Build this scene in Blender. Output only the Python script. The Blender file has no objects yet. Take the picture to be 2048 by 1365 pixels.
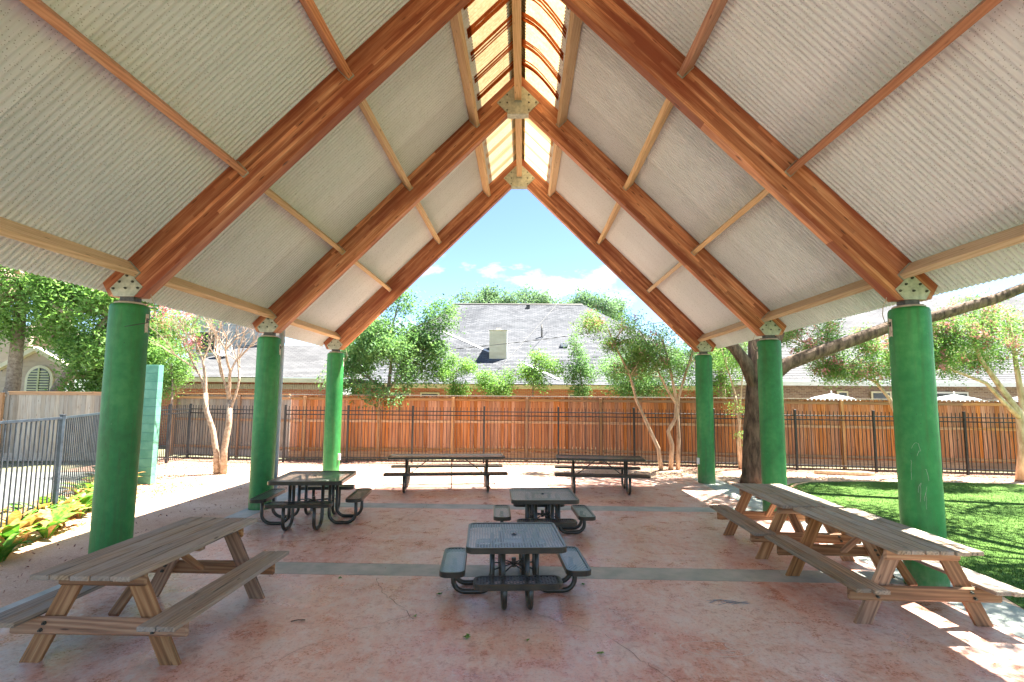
import bpy, math, random
import numpy as np
from mathutils import Matrix, Vector
R=math.radians
random.seed(7); rng=np.random.default_rng(7)
S=bpy.context.scene; COL=S.collection
# ---------------------------------------------------------------- camera
CX,CH=0.15119,2.37308
F,PITCH,CY,YAW,ROLL=1000.0,0.09238,701.0,-0.02262,-0.00841
def _ray(u,v):
    c,s=math.cos(ROLL),-math.sin(ROLL); u,v=c*u-s*v,s*u+c*v
    X,Y,Z=u,1.0,v
    c,s=math.cos(PITCH),-math.sin(PITCH); Y,Z=c*Y+s*Z,-s*Y+c*Z
    c,s=math.cos(YAW),-math.sin(YAW); X,Y=c*X-s*Y,s*X+c*Y
    return Vector((X,Y,Z))
fw=_ray(0,0); rt=_ray(1,0)-fw; up=_ray(0,1)-fw
cam=bpy.data.cameras.new('camera'); co=bpy.data.objects.new('camera',cam); COL.objects.link(co)
cam.sensor_width=36; cam.lens=F/2048*36; cam.shift_y=(CY-682.5)/2048; cam.clip_end=2000
co.matrix_world=Matrix(((rt.x,up.x,-fw.x,CX),(rt.y,up.y,-fw.y,0),(rt.z,up.z,-fw.z,CH),(0,0,0,1)))
S.camera=co
# ---------------------------------------------------------------- sky, sun, exposure
SUN=Vector((0.40,0.20,1.0)).normalized()
EL=math.asin(SUN.z); AZ=math.atan2(SUN.x,SUN.y)
w=bpy.data.worlds.new('World'); S.world=w; w.use_nodes=True
N=w.node_tree.nodes; L=w.node_tree.links; N.clear()
out=N.new('ShaderNodeOutputWorld'); bg=N.new('ShaderNodeBackground'); sky=N.new('ShaderNodeTexSky')
sky.sky_type='NISHITA'; sky.sun_disc=False; sky.sun_elevation=EL; sky.sun_rotation=AZ
sky.air_density=0.85; sky.dust_density=0.25; sky.ozone_density=4.0
bg.inputs['Strength'].default_value=0.05
tc=N.new('ShaderNodeTexCoord'); mp=N.new('ShaderNodeMapping'); mp.inputs['Scale'].default_value=(1,1,2.6); mp.inputs['Location'].default_value=(0.35,0.1,0.12)
nz=N.new('ShaderNodeTexNoise'); nz.inputs['Scale'].default_value=4.5; nz.inputs['Detail'].default_value=9; nz.inputs['Roughness'].default_value=.58
rp=N.new('ShaderNodeValToRGB'); rp.color_ramp.elements[0].position=.57; rp.color_ramp.elements[1].position=.70
mx=N.new('ShaderNodeMixRGB'); mx.inputs['Color2'].default_value=(6.0,6.1,6.4,1)
L.new(tc.outputs['Generated'],mp.inputs[0]); L.new(mp.outputs[0],nz.inputs[0]); 
def _wm(op,a,b=0.0,c=0.0):
    m=N.new('ShaderNodeMath'); m.operation=op
    for i,x in enumerate((a,b,c)):
        if isinstance(x,(int,float)): m.inputs[i].default_value=x
        else: L.new(x,m.inputs[i])
    return m.outputs[0]
acc=nz.outputs[0]
for dv,rad,am in (((.155,.955,.235),.11,.17),((.03,.975,.19),.10,.12),((-.6,.7,.45),.3,.12),((.7,.5,.5),.3,.12),((-.2,-.9,.4),.4,.12)):
    vd=Vector(dv).normalized(); ds=N.new('ShaderNodeVectorMath'); ds.operation='DISTANCE'; ds.inputs[1].default_value=vd; L.new(tc.outputs['Generated'],ds.inputs[0])
    k=_wm('MAXIMUM',_wm('SUBTRACT',1.0,_wm('DIVIDE',ds.outputs['Value'],rad)),0.0); acc=_wm('ADD',acc,_wm('MULTIPLY',k,am))
L.new(acc,rp.inputs[0])
L.new(rp.outputs[0],mx.inputs[0]); L.new(sky.outputs[0],mx.inputs['Color1']); L.new(mx.outputs[0],bg.inputs[0]); L.new(bg.outputs[0],out.inputs[0])
sl=bpy.data.lights.new('sun','SUN'); sl.energy=5.0; sl.angle=R(.55); sl.color=(1,.95,.87)
so=bpy.data.objects.new('sun',sl); COL.objects.link(so); so.rotation_euler=SUN.to_track_quat('Z','Y').to_euler()
S.view_settings.view_transform='Standard'; S.view_settings.look='None'; S.view_settings.gamma=1
S.view_settings.exposure=2.8
try: S.view_settings.use_curve_mapping=False
except Exception: pass
S.render.engine='CYCLES'
S.cycles.max_bounces=8; S.cycles.diffuse_bounces=5; S.cycles.transparent_max_bounces=8
# ---------------------------------------------------------------- materials
MATS={}
class NT:
    def __init__(s,name):
        m=bpy.data.materials.new(name); m.use_nodes=True; s.m=m; s.n=m.node_tree.nodes; s.l=m.node_tree.links
        s.b=s.n['Principled BSDF']; s.out=s.n['Material Output']
        s.tc=s.n.new('ShaderNodeTexCoord'); MATS[name]=m
    def new(s,t,**k):
        o=s.n.new(t)
        for a,v in k.items():
            if a in o.inputs.keys() if False else False: pass
            setattr(o,a,v)
        return o
    def link(s,a,b): s.l.new(a,b)
    def vec(s,scale=(1,1,1),src='Object',rnd=0):
        mp=s.n.new('ShaderNodeMapping'); mp.inputs['Scale'].default_value=scale
        v=s.tc.outputs[src]
        if rnd:
            oi=s.n.new('ShaderNodeObjectInfo'); ad=s.n.new('ShaderNodeVectorMath'); ad.operation='MULTIPLY_ADD'
            ad.inputs[1].default_value=(rnd,rnd*1.7,rnd*.6); s.l.new(oi.outputs['Random'],ad.inputs[0]); s.l.new(v,ad.inputs[2]); v=ad.outputs[0]
        s.l.new(v,mp.inputs[0]); return mp.outputs[0]
    def noise(s,vec,scale,detail=5,rough=.55,dist=0):
        t=s.n.new('ShaderNodeTexNoise'); t.inputs['Scale'].default_value=scale; t.inputs['Detail'].default_value=detail
        t.inputs['Roughness'].default_value=rough; t.inputs['Distortion'].default_value=dist; s.l.new(vec,t.inputs['Vector']); return t.outputs[0]
    def vor(s,vec,scale,feat='F1',outn='Distance',rand=1):
        t=s.n.new('ShaderNodeTexVoronoi'); t.feature=feat; t.inputs['Scale'].default_value=scale; t.inputs['Randomness'].default_value=rand
        s.l.new(vec,t.inputs['Vector']); return t.outputs[outn]
    def ramp(s,v,stops):
        r=s.n.new('ShaderNodeValToRGB'); e=r.color_ramp.elements
        while len(e)<len(stops): e.new(.5)
        for i,(p,c) in enumerate(stops):
            e[i].position=p; e[i].color=(c,c,c,1) if isinstance(c,(int,float)) else (*c,1)
        s.l.new(v,r.inputs[0]); return r.outputs[0]
    def mix(s,f,a,b,mode='MIX'):
        m=s.n.new('ShaderNodeMixRGB'); m.blend_type=mode
        for i,x in zip((0,1,2),(f,a,b)):
            if isinstance(x,(int,float)): m.inputs[i].default_value=x if i==0 else (x,x,x,1)
            elif isinstance(x,tuple): m.inputs[i].default_value=(*x,1)
            else: s.l.new(x,m.inputs[i])
        return m.outputs[0]
    def math(s,op,a,b=0,c=0):
        m=s.n.new('ShaderNodeMath'); m.operation=op
        for i,x in enumerate((a,b,c)):
            if isinstance(x,(int,float)): m.inputs[i].default_value=x
            else: s.l.new(x,m.inputs[i])
        return m.outputs[0]
    def sep(s,v):
        m=s.n.new('ShaderNodeSeparateXYZ'); s.l.new(v,m.inputs[0]); return m.outputs
    def rnd(s): return s.n.new('ShaderNodeObjectInfo').outputs['Random']
    def wn(s,v,dim='1D'):
        m=s.n.new('ShaderNodeTexWhiteNoise'); m.noise_dimensions=dim; s.l.new(v,m.inputs['W' if dim=='1D' else 'Vector']); return m.outputs['Value']
    def bump(s,h,st=.4,d=.01):
        b=s.n.new('ShaderNodeBump'); b.inputs['Strength'].default_value=st; b.inputs['Distance'].default_value=d
        s.l.new(h,b.inputs['Height']); s.l.new(b.outputs[0],s.b.inputs['Normal'])
    def set(s,col=None,rough=None,metal=0,spec=.5):
        for k,v in (('Base Color',col),('Roughness',rough)):
            if v is None: continue
            if isinstance(v,(int,float)): s.b.inputs[k].default_value=v
            elif isinstance(v,tuple): s.b.inputs[k].default_value=(*v,1)
            else: s.l.new(v,s.b.inputs[k])
        s.b.inputs['Metallic'].default_value=metal; s.b.inputs['Specular IOR Level'].default_value=spec
        return s.m
def wood(name,dark,mid,light,rough=.65,knots=True,gs=1.0,grey=None,crack=0.0,bump=.35,ax=0):
    t=NT(name); _v=t.vec; t.vec=(lambda sc=(1,1,1),src='Object',rnd=0: _v((sc[1],sc[2],sc[0]) if ax else sc,src,rnd)); v=t.vec((1.1*gs,16*gs,16*gs),rnd=13)
    base=t.noise(v,1.0,3,.5,.6); fine=t.noise(t.vec((3*gs,70*gs,70*gs),rnd=13),1.0,4,.6)
    ring=t.n.new('ShaderNodeTexWave'); ring.wave_type='BANDS'; ring.bands_direction='DIAGONAL'
    ring.inputs['Scale'].default_value=1.3; ring.inputs['Distortion'].default_value=9; ring.inputs['Detail'].default_value=3; ring.inputs['Detail Scale'].default_value=.7
    t.link(t.vec((.5*gs,11*gs,11*gs),rnd=13),ring.inputs['Vector'])
    g=t.mix(.32,base,ring.outputs['Fac'] if 'Fac' in ring.outputs.keys() else ring.outputs[1]); g=t.mix(.35,g,fine)
    c=t.ramp(g,[(.22,dark),(.5,mid),(.78,light)])
    if grey:
        m=t.ramp(t.noise(t.vec((1.5,5,5),rnd=9),1,4,.6),[(.35,0.0),(.62,1.0)]); c=t.mix(m,c,t.mix(fine,grey[0],grey[1]))
    if knots:
        k=t.ramp(t.vor(t.vec((2.2,11,11),rnd=5),1.0),[(.05,1.0),(.11,0.0)]); c=t.mix(t.math('MULTIPLY',k,.75),c,tuple(x*.25 for x in dark))
    if crack:
        ck=t.ramp(t.noise(t.vec((1.2,45,45),rnd=3),1,2,.5),[(.3,1.0),(.36,0.0)]); c=t.mix(t.math('MULTIPLY',ck,crack),c,tuple(x*.2 for x in dark))
    r=t.rnd(); hs=t.n.new('ShaderNodeHueSaturation'); t.link(t.math('MULTIPLY_ADD',r,.5,.75),hs.inputs['Value'])
    t.link(t.math('MULTIPLY_ADD',t.wn(r),.3,.85),hs.inputs['Saturation']); t.link(c,hs.inputs['Color'])
    t.bump(g,bump,.004); return t.set(hs.outputs[0],rough)
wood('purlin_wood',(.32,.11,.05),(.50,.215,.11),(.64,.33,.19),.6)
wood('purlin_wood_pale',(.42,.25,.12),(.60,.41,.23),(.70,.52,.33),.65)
wood('weathered_wood',(.09,.062,.036),(.29,.21,.13),(.50,.38,.255),.75,grey=((.20,.175,.14),(.42,.37,.30)),crack=.8,bump=.6)
wood('stained_wood',(.12,.05,.02),(.31,.155,.07),(.50,.31,.16),.6,gs=.8,crack=.4)
wood('fence_cedar',(.25,.075,.026),(.50,.205,.085),(.66,.36,.18),.75,gs=.7,ax=1)
wood('fence_grey',(.17,.13,.10),(.32,.26,.20),(.46,.38,.30),.85,gs=.7,grey=((.30,.27,.23),(.42,.38,.32)),crack=.5,ax=1)
wood('fence_post',(.30,.13,.05),(.48,.27,.13),(.60,.40,.23),.75,gs=.9,ax=1)
wood('fence_rail',(.30,.13,.05),(.48,.27,.13),(.60,.40,.23),.75,gs=.9)
def glulam():
    t=NT('glulam_wood'); o=t.tc.outputs['Object']; x,y,z=t.sep(o)[:3]
    lam=t.math('FLOOR',t.math('DIVIDE',z,.052)); r0=t.rnd()
    seg=t.math('FLOOR',t.math('ADD',t.math('MULTIPLY',x,.42),t.math('MULTIPLY',t.wn(t.math('ADD',lam,t.math('MULTIPLY',r0,50))),9)))
    k=t.wn(t.math('ADD',t.math('MULTIPLY',lam,7.31),t.math('ADD',t.math('MULTIPLY',seg,3.17),t.math('MULTIPLY',r0,91))))
    gr=t.noise(t.vec((.55,13,13),rnd=11),1,6,.68,1.2); fi=t.noise(t.vec((2,95,95),rnd=11),1,3,.6)
    c=t.ramp(t.mix(.3,gr,fi),[(.32,(.24,.065,.025)),(.47,(.52,.20,.085)),(.66,(.74,.42,.23))])
    c2=t.mix(k,(.50,.34,.28),(1.30,1.32,1.32)); c=t.mix(1.0,c,c2,'MULTIPLY')
    fz=t.math('FRACT',t.math('DIVIDE',z,.052)); ln=t.ramp(fz,[(.0,1.0),(.06,0.0)]); c=t.mix(t.math('MULTIPLY',ln,.45),c,(.08,.02,.01))
    kn=t.ramp(t.vor(t.vec((2.2,8,13),rnd=5),1.0),[(.09,1.0),(.16,0.0)]); c=t.mix(t.math('MULTIPLY',kn,.8),c,(.05,.012,.006))
    st=t.ramp(t.noise(t.vec((.5,5,5),rnd=3),1,4,.6),[(.44,0.0),(.62,.85)]); c=t.mix(st,c,(.24,.05,.018))
    t.bump(t.math('ADD',gr,t.math('MULTIPLY',k,.6)),.35,.004); t.set(c,.5)
glulam()
def roofmetal():
    t=NT('roof_metal'); v=t.tc.outputs['Object']; d=t.vor(v,44,rand=.85)
    msk=t.math('GREATER_THAN',t.vor(v,44,outn='Color',rand=.85),.42)
    dots=t.math('MULTIPLY',t.ramp(d,[(.17,1.0),(.25,0.0)]),msk)
    big=t.noise(t.vec((.5,.8,1),rnd=2),1.2,4,.6)
    c=t.mix(big,(.64,.665,.69),(.76,.785,.81)); hs=t.n.new('ShaderNodeHueSaturation'); t.link(t.math('MULTIPLY_ADD',t.rnd(),.14,.90),hs.inputs['Value']); t.link(c,hs.inputs['Color']); c=hs.outputs[0]; st=t.ramp(t.noise(t.vec((.35,3,1),rnd=8),1.6,5,.65),[(.52,0.0),(.75,.22)]); c=t.mix(st,c,(.47,.46,.45)); c=t.mix(t.math('MULTIPLY',dots,.7),c,(.16,.15,.12))
    t.bump(t.math('SUBTRACT',1,dots),.25,.002); t.set(c,.55,0,.35)
roofmetal()
def skylightmat(name,tr,df,amt):
    t=NT(name); n=t.noise(t.vec((2,9,2),rnd=7),1.3,6,.65); n2=t.noise(t.vec((9,9,9),rnd=3),2,4,.6)
    d=t.mix(t.ramp(t.mix(.5,n,n2),[(.38,0.0),(.7,amt)]),tr,df)
    T=t.n.new('ShaderNodeBsdfTranslucent'); D=t.n.new('ShaderNodeBsdfDiffuse'); M=t.n.new('ShaderNodeMixShader'); M.inputs[0].default_value=.25
    t.link(d,T.inputs[0]); t.link(d,D.inputs[0]); t.link(T.outputs[0],M.inputs[1]); t.link(D.outputs[0],M.inputs[2]); t.link(M.outputs[0],t.out.inputs[0])
skylightmat('skylight_sheet',(.38,.29,.15),(.22,.12,.045),.8)
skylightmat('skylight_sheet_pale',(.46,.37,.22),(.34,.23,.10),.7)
skylightmat('skylight_lap',(.40,.11,.03),(.12,.02,.01),.9)
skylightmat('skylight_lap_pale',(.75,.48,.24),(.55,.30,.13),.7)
def plaster():
    t=NT('green_plaster'); o=t.vec((1,1,.35),rnd=9); a=t.noise(o,2.2,6,.6); b=t.noise(t.vec((1,1,1),rnd=4),9,5,.6)
    c=t.ramp(t.mix(.35,a,b),[(.3,(.008,.13,.024)),(.5,(.020,.225,.050)),(.72,(.08,.33,.09))])
    z=t.sep(t.tc.outputs['Object'])[2]
    dirt=t.math('MULTIPLY',t.ramp(z,[(0.0,1.0),(.35,0.0)]),t.ramp(b,[(.35,.2),(.7,1.0)])); c=t.mix(dirt,c,(.17,.23,.12)); sk=t.ramp(t.noise(t.vec((7,7,.5),rnd=6),1.5,5,.65),[(.50,0.0),(.66,.5)]); c=t.mix(sk,c,(.045,.13,.03)); ch=t.ramp(t.vor(t.vec((1,1,1),rnd=2),9),[(.035,.8),(.06,0.0)]); c=t.mix(ch,c,(.02,.03,.02))
    sc=t.ramp(t.noise(t.vec((1,1,1),rnd=21),30,2,.5),[(.76,0.0),(.8,.6)]); c=t.mix(sc,c,(.30,.42,.26))
    hs=t.n.new('ShaderNodeHueSaturation'); t.link(t.math('MULTIPLY_ADD',t.rnd(),.3,.85),hs.inputs['Value']); t.link(c,hs.inputs['Color'])
    t.bump(t.mix(.5,t.noise(t.vec((1,1,.5),rnd=4),14,5,.6),t.noise(t.vec((1,1,1)),60,3,.6)),.5,.012); t.set(hs.outputs[0],.5)
plaster()
def simple(name,c1,c2,sc,rough=.6,bump=0,metal=0,spec=.5,rnd=3,detail=5,bd=.01,lo=.35,hi=.65,vs=(1,1,1)):
    t=NT(name); n=t.noise(t.vec(vs,rnd=rnd),sc,detail,.6)
    if bump: t.bump(n,bump,bd)
    return t.set(t.ramp(n,[(lo,c1),(hi,c2)]),rough,metal,spec)
simple('galvanized',(.33,.35,.29),(.52,.53,.44),14,.5,.1,.35)
simple('dark_steel',(.06,.06,.05),(.12,.11,.10),20,.5,.1,.4)
simple('concrete_cap',(.42,.33,.25),(.55,.47,.38),12,.8,.3)
simple('dark_coating',(.020,.019,.012),(.045,.042,.026),6,.28,.05,0,.6)
simple('mesh_coating',(.035,.04,.042),(.06,.066,.07),8,.30,.0,.0,1.0); MATS['mesh_coating'].node_tree.nodes['Principled BSDF'].inputs['Coat Weight'].default_value=.8; MATS['mesh_coating'].node_tree.nodes['Principled BSDF'].inputs['Coat Roughness'].default_value=.25
simple('black_iron',(.012,.012,.014),(.03,.03,.03),8,.4,.05)
simple('blue_grey_iron',(.018,.028,.038),(.05,.07,.09),8,.35,.05)
simple('pole_paint',(.42,.50,.56),(.52,.60,.66),5,.4)
simple('mortar_green',(.06,.2,.16),(.1,.26,.2),3,.8)
simple('green_block',(.07,.24,.165),(.13,.33,.235),3,.6,.3)
simple('white_plastic',(.6,.6,.56),(.75,.75,.7),5,.4)
simple('bare_patch',(.45,.36,.27),(.75,.68,.58),25,.9,.3)
simple('cable_rubber',(.03,.03,.03),(.06,.06,.05),5,.5)
simple('cable_tan',(.35,.28,.2),(.5,.42,.3),5,.5)
simple('bolt_steel',(.05,.06,.05),(.12,.12,.10),30,.45,0,.5)
simple('pale_concrete',(.27,.31,.27),(.44,.44,.39),3.5,.6,.25,detail=8)
simple('gravel_sand',(.44,.31,.20),(.66,.50,.36),2.2,.95,.0,detail=9)
simple('soil_mulch',(.20,.10,.07),(.46,.29,.20),7,.95,.8,detail=9,bd=.03)
simple('chip_mulch',(.16,.06,.04),(.42,.22,.15),3,.9,.1)
simple('driveway_concrete',(.12,.13,.12),(.20,.205,.185),1.2,.85,.1,detail=8)
simple('far_ground',(.10,.12,.05),(.22,.2,.12),.4,.95,.2,detail=8)
simple('bark_dark',(.045,.026,.016),(.20,.13,.085),10,.9,1.0,detail=8,bd=.05,vs=(1,1,.28))
simple('bark_lichen',(.07,.055,.035),(.36,.34,.27),14,.9,.9,detail=8,bd=.03)
simple('bark_myrtle',(.36,.21,.12),(.68,.50,.34),7,.6,.3,detail=6,vs=(1,1,.35))
simple('bark_pale',(.22,.15,.10),(.45,.35,.26),12,.8,.5,detail=6)
simple('bark_twig',(.20,.14,.10),(.34,.26,.19),12,.8,.2)
simple('log_bark',(.28,.20,.13),(.50,.40,.28),9,.9,.6)
simple('siding_tan',(.42,.33,.25),(.52,.42,.33),2,.7)
simple('siding_white',(.42,.42,.42),(.5,.5,.5),2,.7)
simple('trim_cream',(.62,.57,.40),(.74,.69,.52),2,.6)
simple('trim_yellow',(.52,.42,.18),(.66,.55,.28),2,.6)
simple('trim_white',(.68,.68,.66),(.8,.8,.78),2,.6)
simple('shutter_green',(.42,.46,.26),(.52,.55,.34),3,.6)
simple('dark_glass',(.03,.035,.04),(.06,.065,.07),2,.15)
simple('flashing_pale',(.62,.62,.62),(.74,.74,.74),4,.5)
simple('chimney_siding',(.62,.58,.42),(.72,.68,.52),2,.7)
simple('umbrella_white',(.30,.32,.33),(.38,.40,.40),2,.8)
simple('chalk_white',(.55,.50,.47),(.72,.68,.64),30,.95)
simple('chalk_blue',(.28,.33,.42),(.36,.40,.46),30,.95)
simple('crack_dark',(.12,.07,.055),(.20,.13,.10),30,.95)
def redconcrete():
    t=NT('red_concrete'); v=t.tc.outputs['Object']
    a=t.noise(v,.55,8,.62,.6); b=t.noise(v,2.6,8,.7,.4); f=t.noise(v,38,6,.75); sm=t.noise(t.vec((3.0,.8,1)),5,6,.7,.5)
    c=t.ramp(t.mix(.45,a,b),[(.32,(.42,.15,.09)),(.44,(.60,.29,.205)),(.54,(.66,.43,.345)),(.68,(.69,.575,.51))])
    wear=t.ramp(t.mix(.5,b,sm),[(.47,0.0),(.64,.6)]); c=t.mix(wear,c,(.68,.60,.55))
    dk=t.ramp(t.noise(v,1.3,9,.7,.3),[(.30,.40),(.42,0.0)]); c=t.mix(dk,c,(.32,.22,.175))
    sp=t.ramp(f,[(.37,.6),(.46,0.0)]); c=t.mix(sp,c,(.26,.165,.13))
    sp2=t.ramp(f,[(.54,0.0),(.64,.5)]); c=t.mix(sp2,c,(.66,.58,.53)); m2=t.noise(v,11,6,.7,.6); c=t.mix(t.ramp(m2,[(.53,0.0),(.63,.45)]),c,(.66,.60,.56)); c=t.mix(t.ramp(m2,[(.36,.5),(.46,0.0)]),c,(.30,.115,.075))
    t.bump(t.mix(.5,f,b),.12,.004); r=t.ramp(t.mix(.4,b,f),[(.35,.18),(.65,.5)]); t.set(c,r,0,.55)
redconcrete()
def gravel():
    t=NT('path_gravel'); v=t.tc.outputs['Object']; a=t.noise(v,.6,6,.6); f=t.noise(v,55,4,.8); p=t.vor(v,70)
    c=t.ramp(t.mix(.5,a,f),[(.36,(.38,.24,.155)),(.5,(.56,.38,.26)),(.64,(.72,.56,.42))])
    c=t.mix(t.ramp(t.noise(v,4,6,.75),[(.30,.5),(.42,0.0)]),c,(.24,.15,.10))
    t.bump(t.mix(.5,p,f),.8,.012); t.set(c,.95,0,.2)
gravel()
def turf():
    t=NT('turf_green'); v=t.tc.outputs['Object']; a=t.noise(v,1.1,5,.6); f=t.noise(v,120,3,.8)
    c=t.ramp(t.mix(.45,a,f),[(.3,(.036,.088,.011)),(.5,(.066,.14,.019)),(.7,(.11,.195,.036))])
    t.bump(f,.35,.01); t.set(c,.8,0,.15)
turf()
def leafmat(name,c1,c2,c3,tr=.45):
    t=NT(name); n=t.noise(t.tc.outputs['Object'],1.7,3,.6); n2=t.noise(t.tc.outputs['Object'],17,2,.5)
    c=t.ramp(t.mix(.55,n,n2),[(.34,c1),(.5,c2),(.66,c3)])
    t.set(c,.6,0,.3); T=t.n.new('ShaderNodeBsdfTranslucent'); t.link(t.mix(1.0,c,(1.15,1.25,.75),'MULTIPLY'),T.inputs[0])
    M=t.n.new('ShaderNodeMixShader'); M.inputs[0].default_value=tr; t.link(t.b.outputs[0],M.inputs[1]); t.link(T.outputs[0],M.inputs[2]); t.link(M.outputs[0],t.out.inputs[0])
leafmat('leaf_oak',(.10,.19,.08),(.16,.29,.11),(.26,.39,.17))
leafmat('leaf_bright',(.10,.22,.06),(.18,.33,.09),(.30,.44,.15))
leafmat('leaf_holly',(.08,.18,.075),(.15,.28,.11),(.25,.39,.16))
leafmat('leaf_myrtle',(.09,.20,.06),(.17,.31,.09),(.28,.38,.15))
leafmat('leaf_far',(.10,.17,.10),(.15,.24,.15),(.2,.3,.18))
leafmat('leaf_ginger',(.05,.19,.03),(.12,.30,.04),(.34,.40,.07),.35)
leafmat('leaf_dry',(.34,.17,.05),(.50,.28,.10),(.60,.42,.20),.3)
leafmat('petal_pink',(.42,.12,.17),(.60,.26,.30),(.70,.42,.42),.3)
leafmat('leaf_brown',(.20,.10,.05),(.34,.20,.10),(.42,.30,.17),.3)
def shingle(name,c1,c2):
    t=NT(name); uv=t.tc.outputs['UV']; b=t.n.new('ShaderNodeTexBrick'); b.offset=.5
    b.inputs['Scale'].default_value=1; b.inputs['Brick Width'].default_value=.32; b.inputs['Row Height'].default_value=.145; b.inputs['Mortar Size'].default_value=.012
    b.inputs['Color1'].default_value=(*c1,1); b.inputs['Color2'].default_value=(*c2,1); b.inputs['Mortar'].default_value=(*[x*.45 for x in c1],1)
    b.inputs['Bias'].default_value=0; t.link(uv,b.inputs['Vector'])
    n=t.noise(t.tc.outputs['Object'],.5,5,.6); c=t.mix(t.ramp(n,[(.35,.0),(.7,.5)]),b.outputs[0],tuple(x*1.35 for x in c2)); t.set(c,.9,0,.2)
shingle('shingle_grey',(.070,.076,.086),(.14,.145,.155)); shingle('shingle_pale',(.10,.10,.105),(.15,.15,.153))
def brick(name,c1,c2,mort,bw=.22,rh=.075):
    t=NT(name); uv=t.tc.outputs['UV']; b=t.n.new('ShaderNodeTexBrick')
    b.inputs['Scale'].default_value=1; b.inputs['Brick Width'].default_value=bw; b.inputs['Row Height'].default_value=rh; b.inputs['Mortar Size'].default_value=.008
    b.inputs['Color1'].default_value=(*c1,1); b.inputs['Color2'].default_value=(*c2,1); b.inputs['Mortar'].default_value=(*mort,1); t.link(uv,b.inputs['Vector'])
    bp=t.n.new('ShaderNodeBump'); bp.inputs['Distance'].default_value=.01; bp.invert=True; t.link(b.outputs['Fac'],bp.inputs['Height']); t.link(bp.outputs[0],t.b.inputs['Normal']); t.set(b.outputs[0],.85)
brick('brick_red',(.40,.10,.05),(.50,.19,.10),(.50,.42,.34)); brick('brick_brown',(.20,.12,.09),(.36,.25,.19),(.42,.37,.31))
# ---------------------------------------------------------------- mesh helpers
W={}
class MB:
    def __init__(s): s.v=[]; s.f=[]; s.uv=None
    def add(s,vs,fs):
        o=len(s.v); s.v+= [tuple(p) for p in vs]; s.f+=[tuple(i+o for i in f) for f in fs]; return s
    def box(s,x0,x1,y0,y1,z0,z1,c=0.0,M=None):
        if c<=0:
            vs=[(x,y,z) for x in (x0,x1) for y in (y0,y1) for z in (z0,z1)]; fs=[(0,1,3,2),(4,6,7,5),(0,4,5,1),(2,3,7,6),(0,2,6,4),(1,5,7,3)]
        else: vs,fs=chamfer(x0,x1,y0,y1,z0,z1,c)
        if M is not None: vs=[M@Vector(p) for p in vs]
        return s.add(vs,fs)
    def tube(s,pts,rad,n=8,cap=True):
        pts=[Vector(p) for p in pts]; k=len(pts); rad=[rad]*k if isinstance(rad,(int,float)) else list(rad)
        T=[(pts[min(i+1,k-1)]-pts[max(i-1,0)]).normalized() for i in range(k)]
        a=Vector((0,0,1)) if abs(T[0].z)<.9 else Vector((1,0,0)); nrm=(a-T[0]*a.dot(T[0])).normalized(); vs=[]
        for i in range(k):
            nrm=(nrm-T[i]*nrm.dot(T[i])).normalized(); b=T[i].cross(nrm)
            for j in range(n):
                an=2*math.pi*j/n; vs.append(pts[i]+(nrm*math.cos(an)+b*math.sin(an))*rad[i])
        fs=[(i*n+j,i*n+(j+1)%n,(i+1)*n+(j+1)%n,(i+1)*n+j) for i in range(k-1) for j in range(n)]
        if cap: fs+=[tuple(range(n-1,-1,-1)),tuple(range((k-1)*n,k*n))]
        return s.add(vs,fs)
    def lathe(s,prof,n=32,M=None):
        vs=[(r*math.cos(2*math.pi*j/n),r*math.sin(2*math.pi*j/n),z) for r,z in prof for j in range(n)]
        if M is not None: vs=[M@Vector(p) for p in vs]
        k=len(prof); fs=[(i*n+j,i*n+(j+1)%n,(i+1)*n+(j+1)%n,(i+1)*n+j) for i in range(k-1) for j in range(n)]
        fs+=[tuple(range(n-1,-1,-1)),tuple(range((k-1)*n,k*n))]; return s.add(vs,fs)
    def prism(s,poly,a,b,M=None):      # poly in (x,z), extruded along y a..b
        n=len(poly); vs=[(x,a,z) for x,z in poly]+[(x,b,z) for x,z in poly]
        if M is not None: vs=[M@Vector(p) for p in vs]
        return s.add(vs,[tuple(range(n)),tuple(range(2*n-1,n-1,-1))]+[(i,i+n,(i+1)%n+n,(i+1)%n) for i in range(n)])
    def flat(s,poly,z0,z1):             # poly in (x,y)
        n=len(poly); vs=[(x,y,z0) for x,y in poly]+[(x,y,z1) for x,y in poly]
        return s.add(vs,[tuple(range(n-1,-1,-1)),tuple(range(n,2*n))]+[(i,(i+1)%n,(i+1)%n+n,i+n) for i in range(n)])
    def mesh(s,name,mat,smooth=False):
        me=bpy.data.meshes.new(name); me.from_pydata(s.v,[],s.f)
        if s.uv is not None:
            l=me.uv_layers.new(name='UVMap'); vi=np.zeros(len(me.loops),np.int32); me.loops.foreach_get('vertex_index',vi)
            l.data.foreach_set('uv',np.array(s.uv,np.float32)[vi].ravel())
        me.materials.append(MATS[mat]); me.validate()
        import bmesh
        bm=bmesh.new(); bm.from_mesh(me); bmesh.ops.recalc_face_normals(bm,faces=bm.faces); bm.to_mesh(me); bm.free()
        if smooth: me.polygons.foreach_set('use_smooth',[True]*len(me.polygons))
        return me
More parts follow.
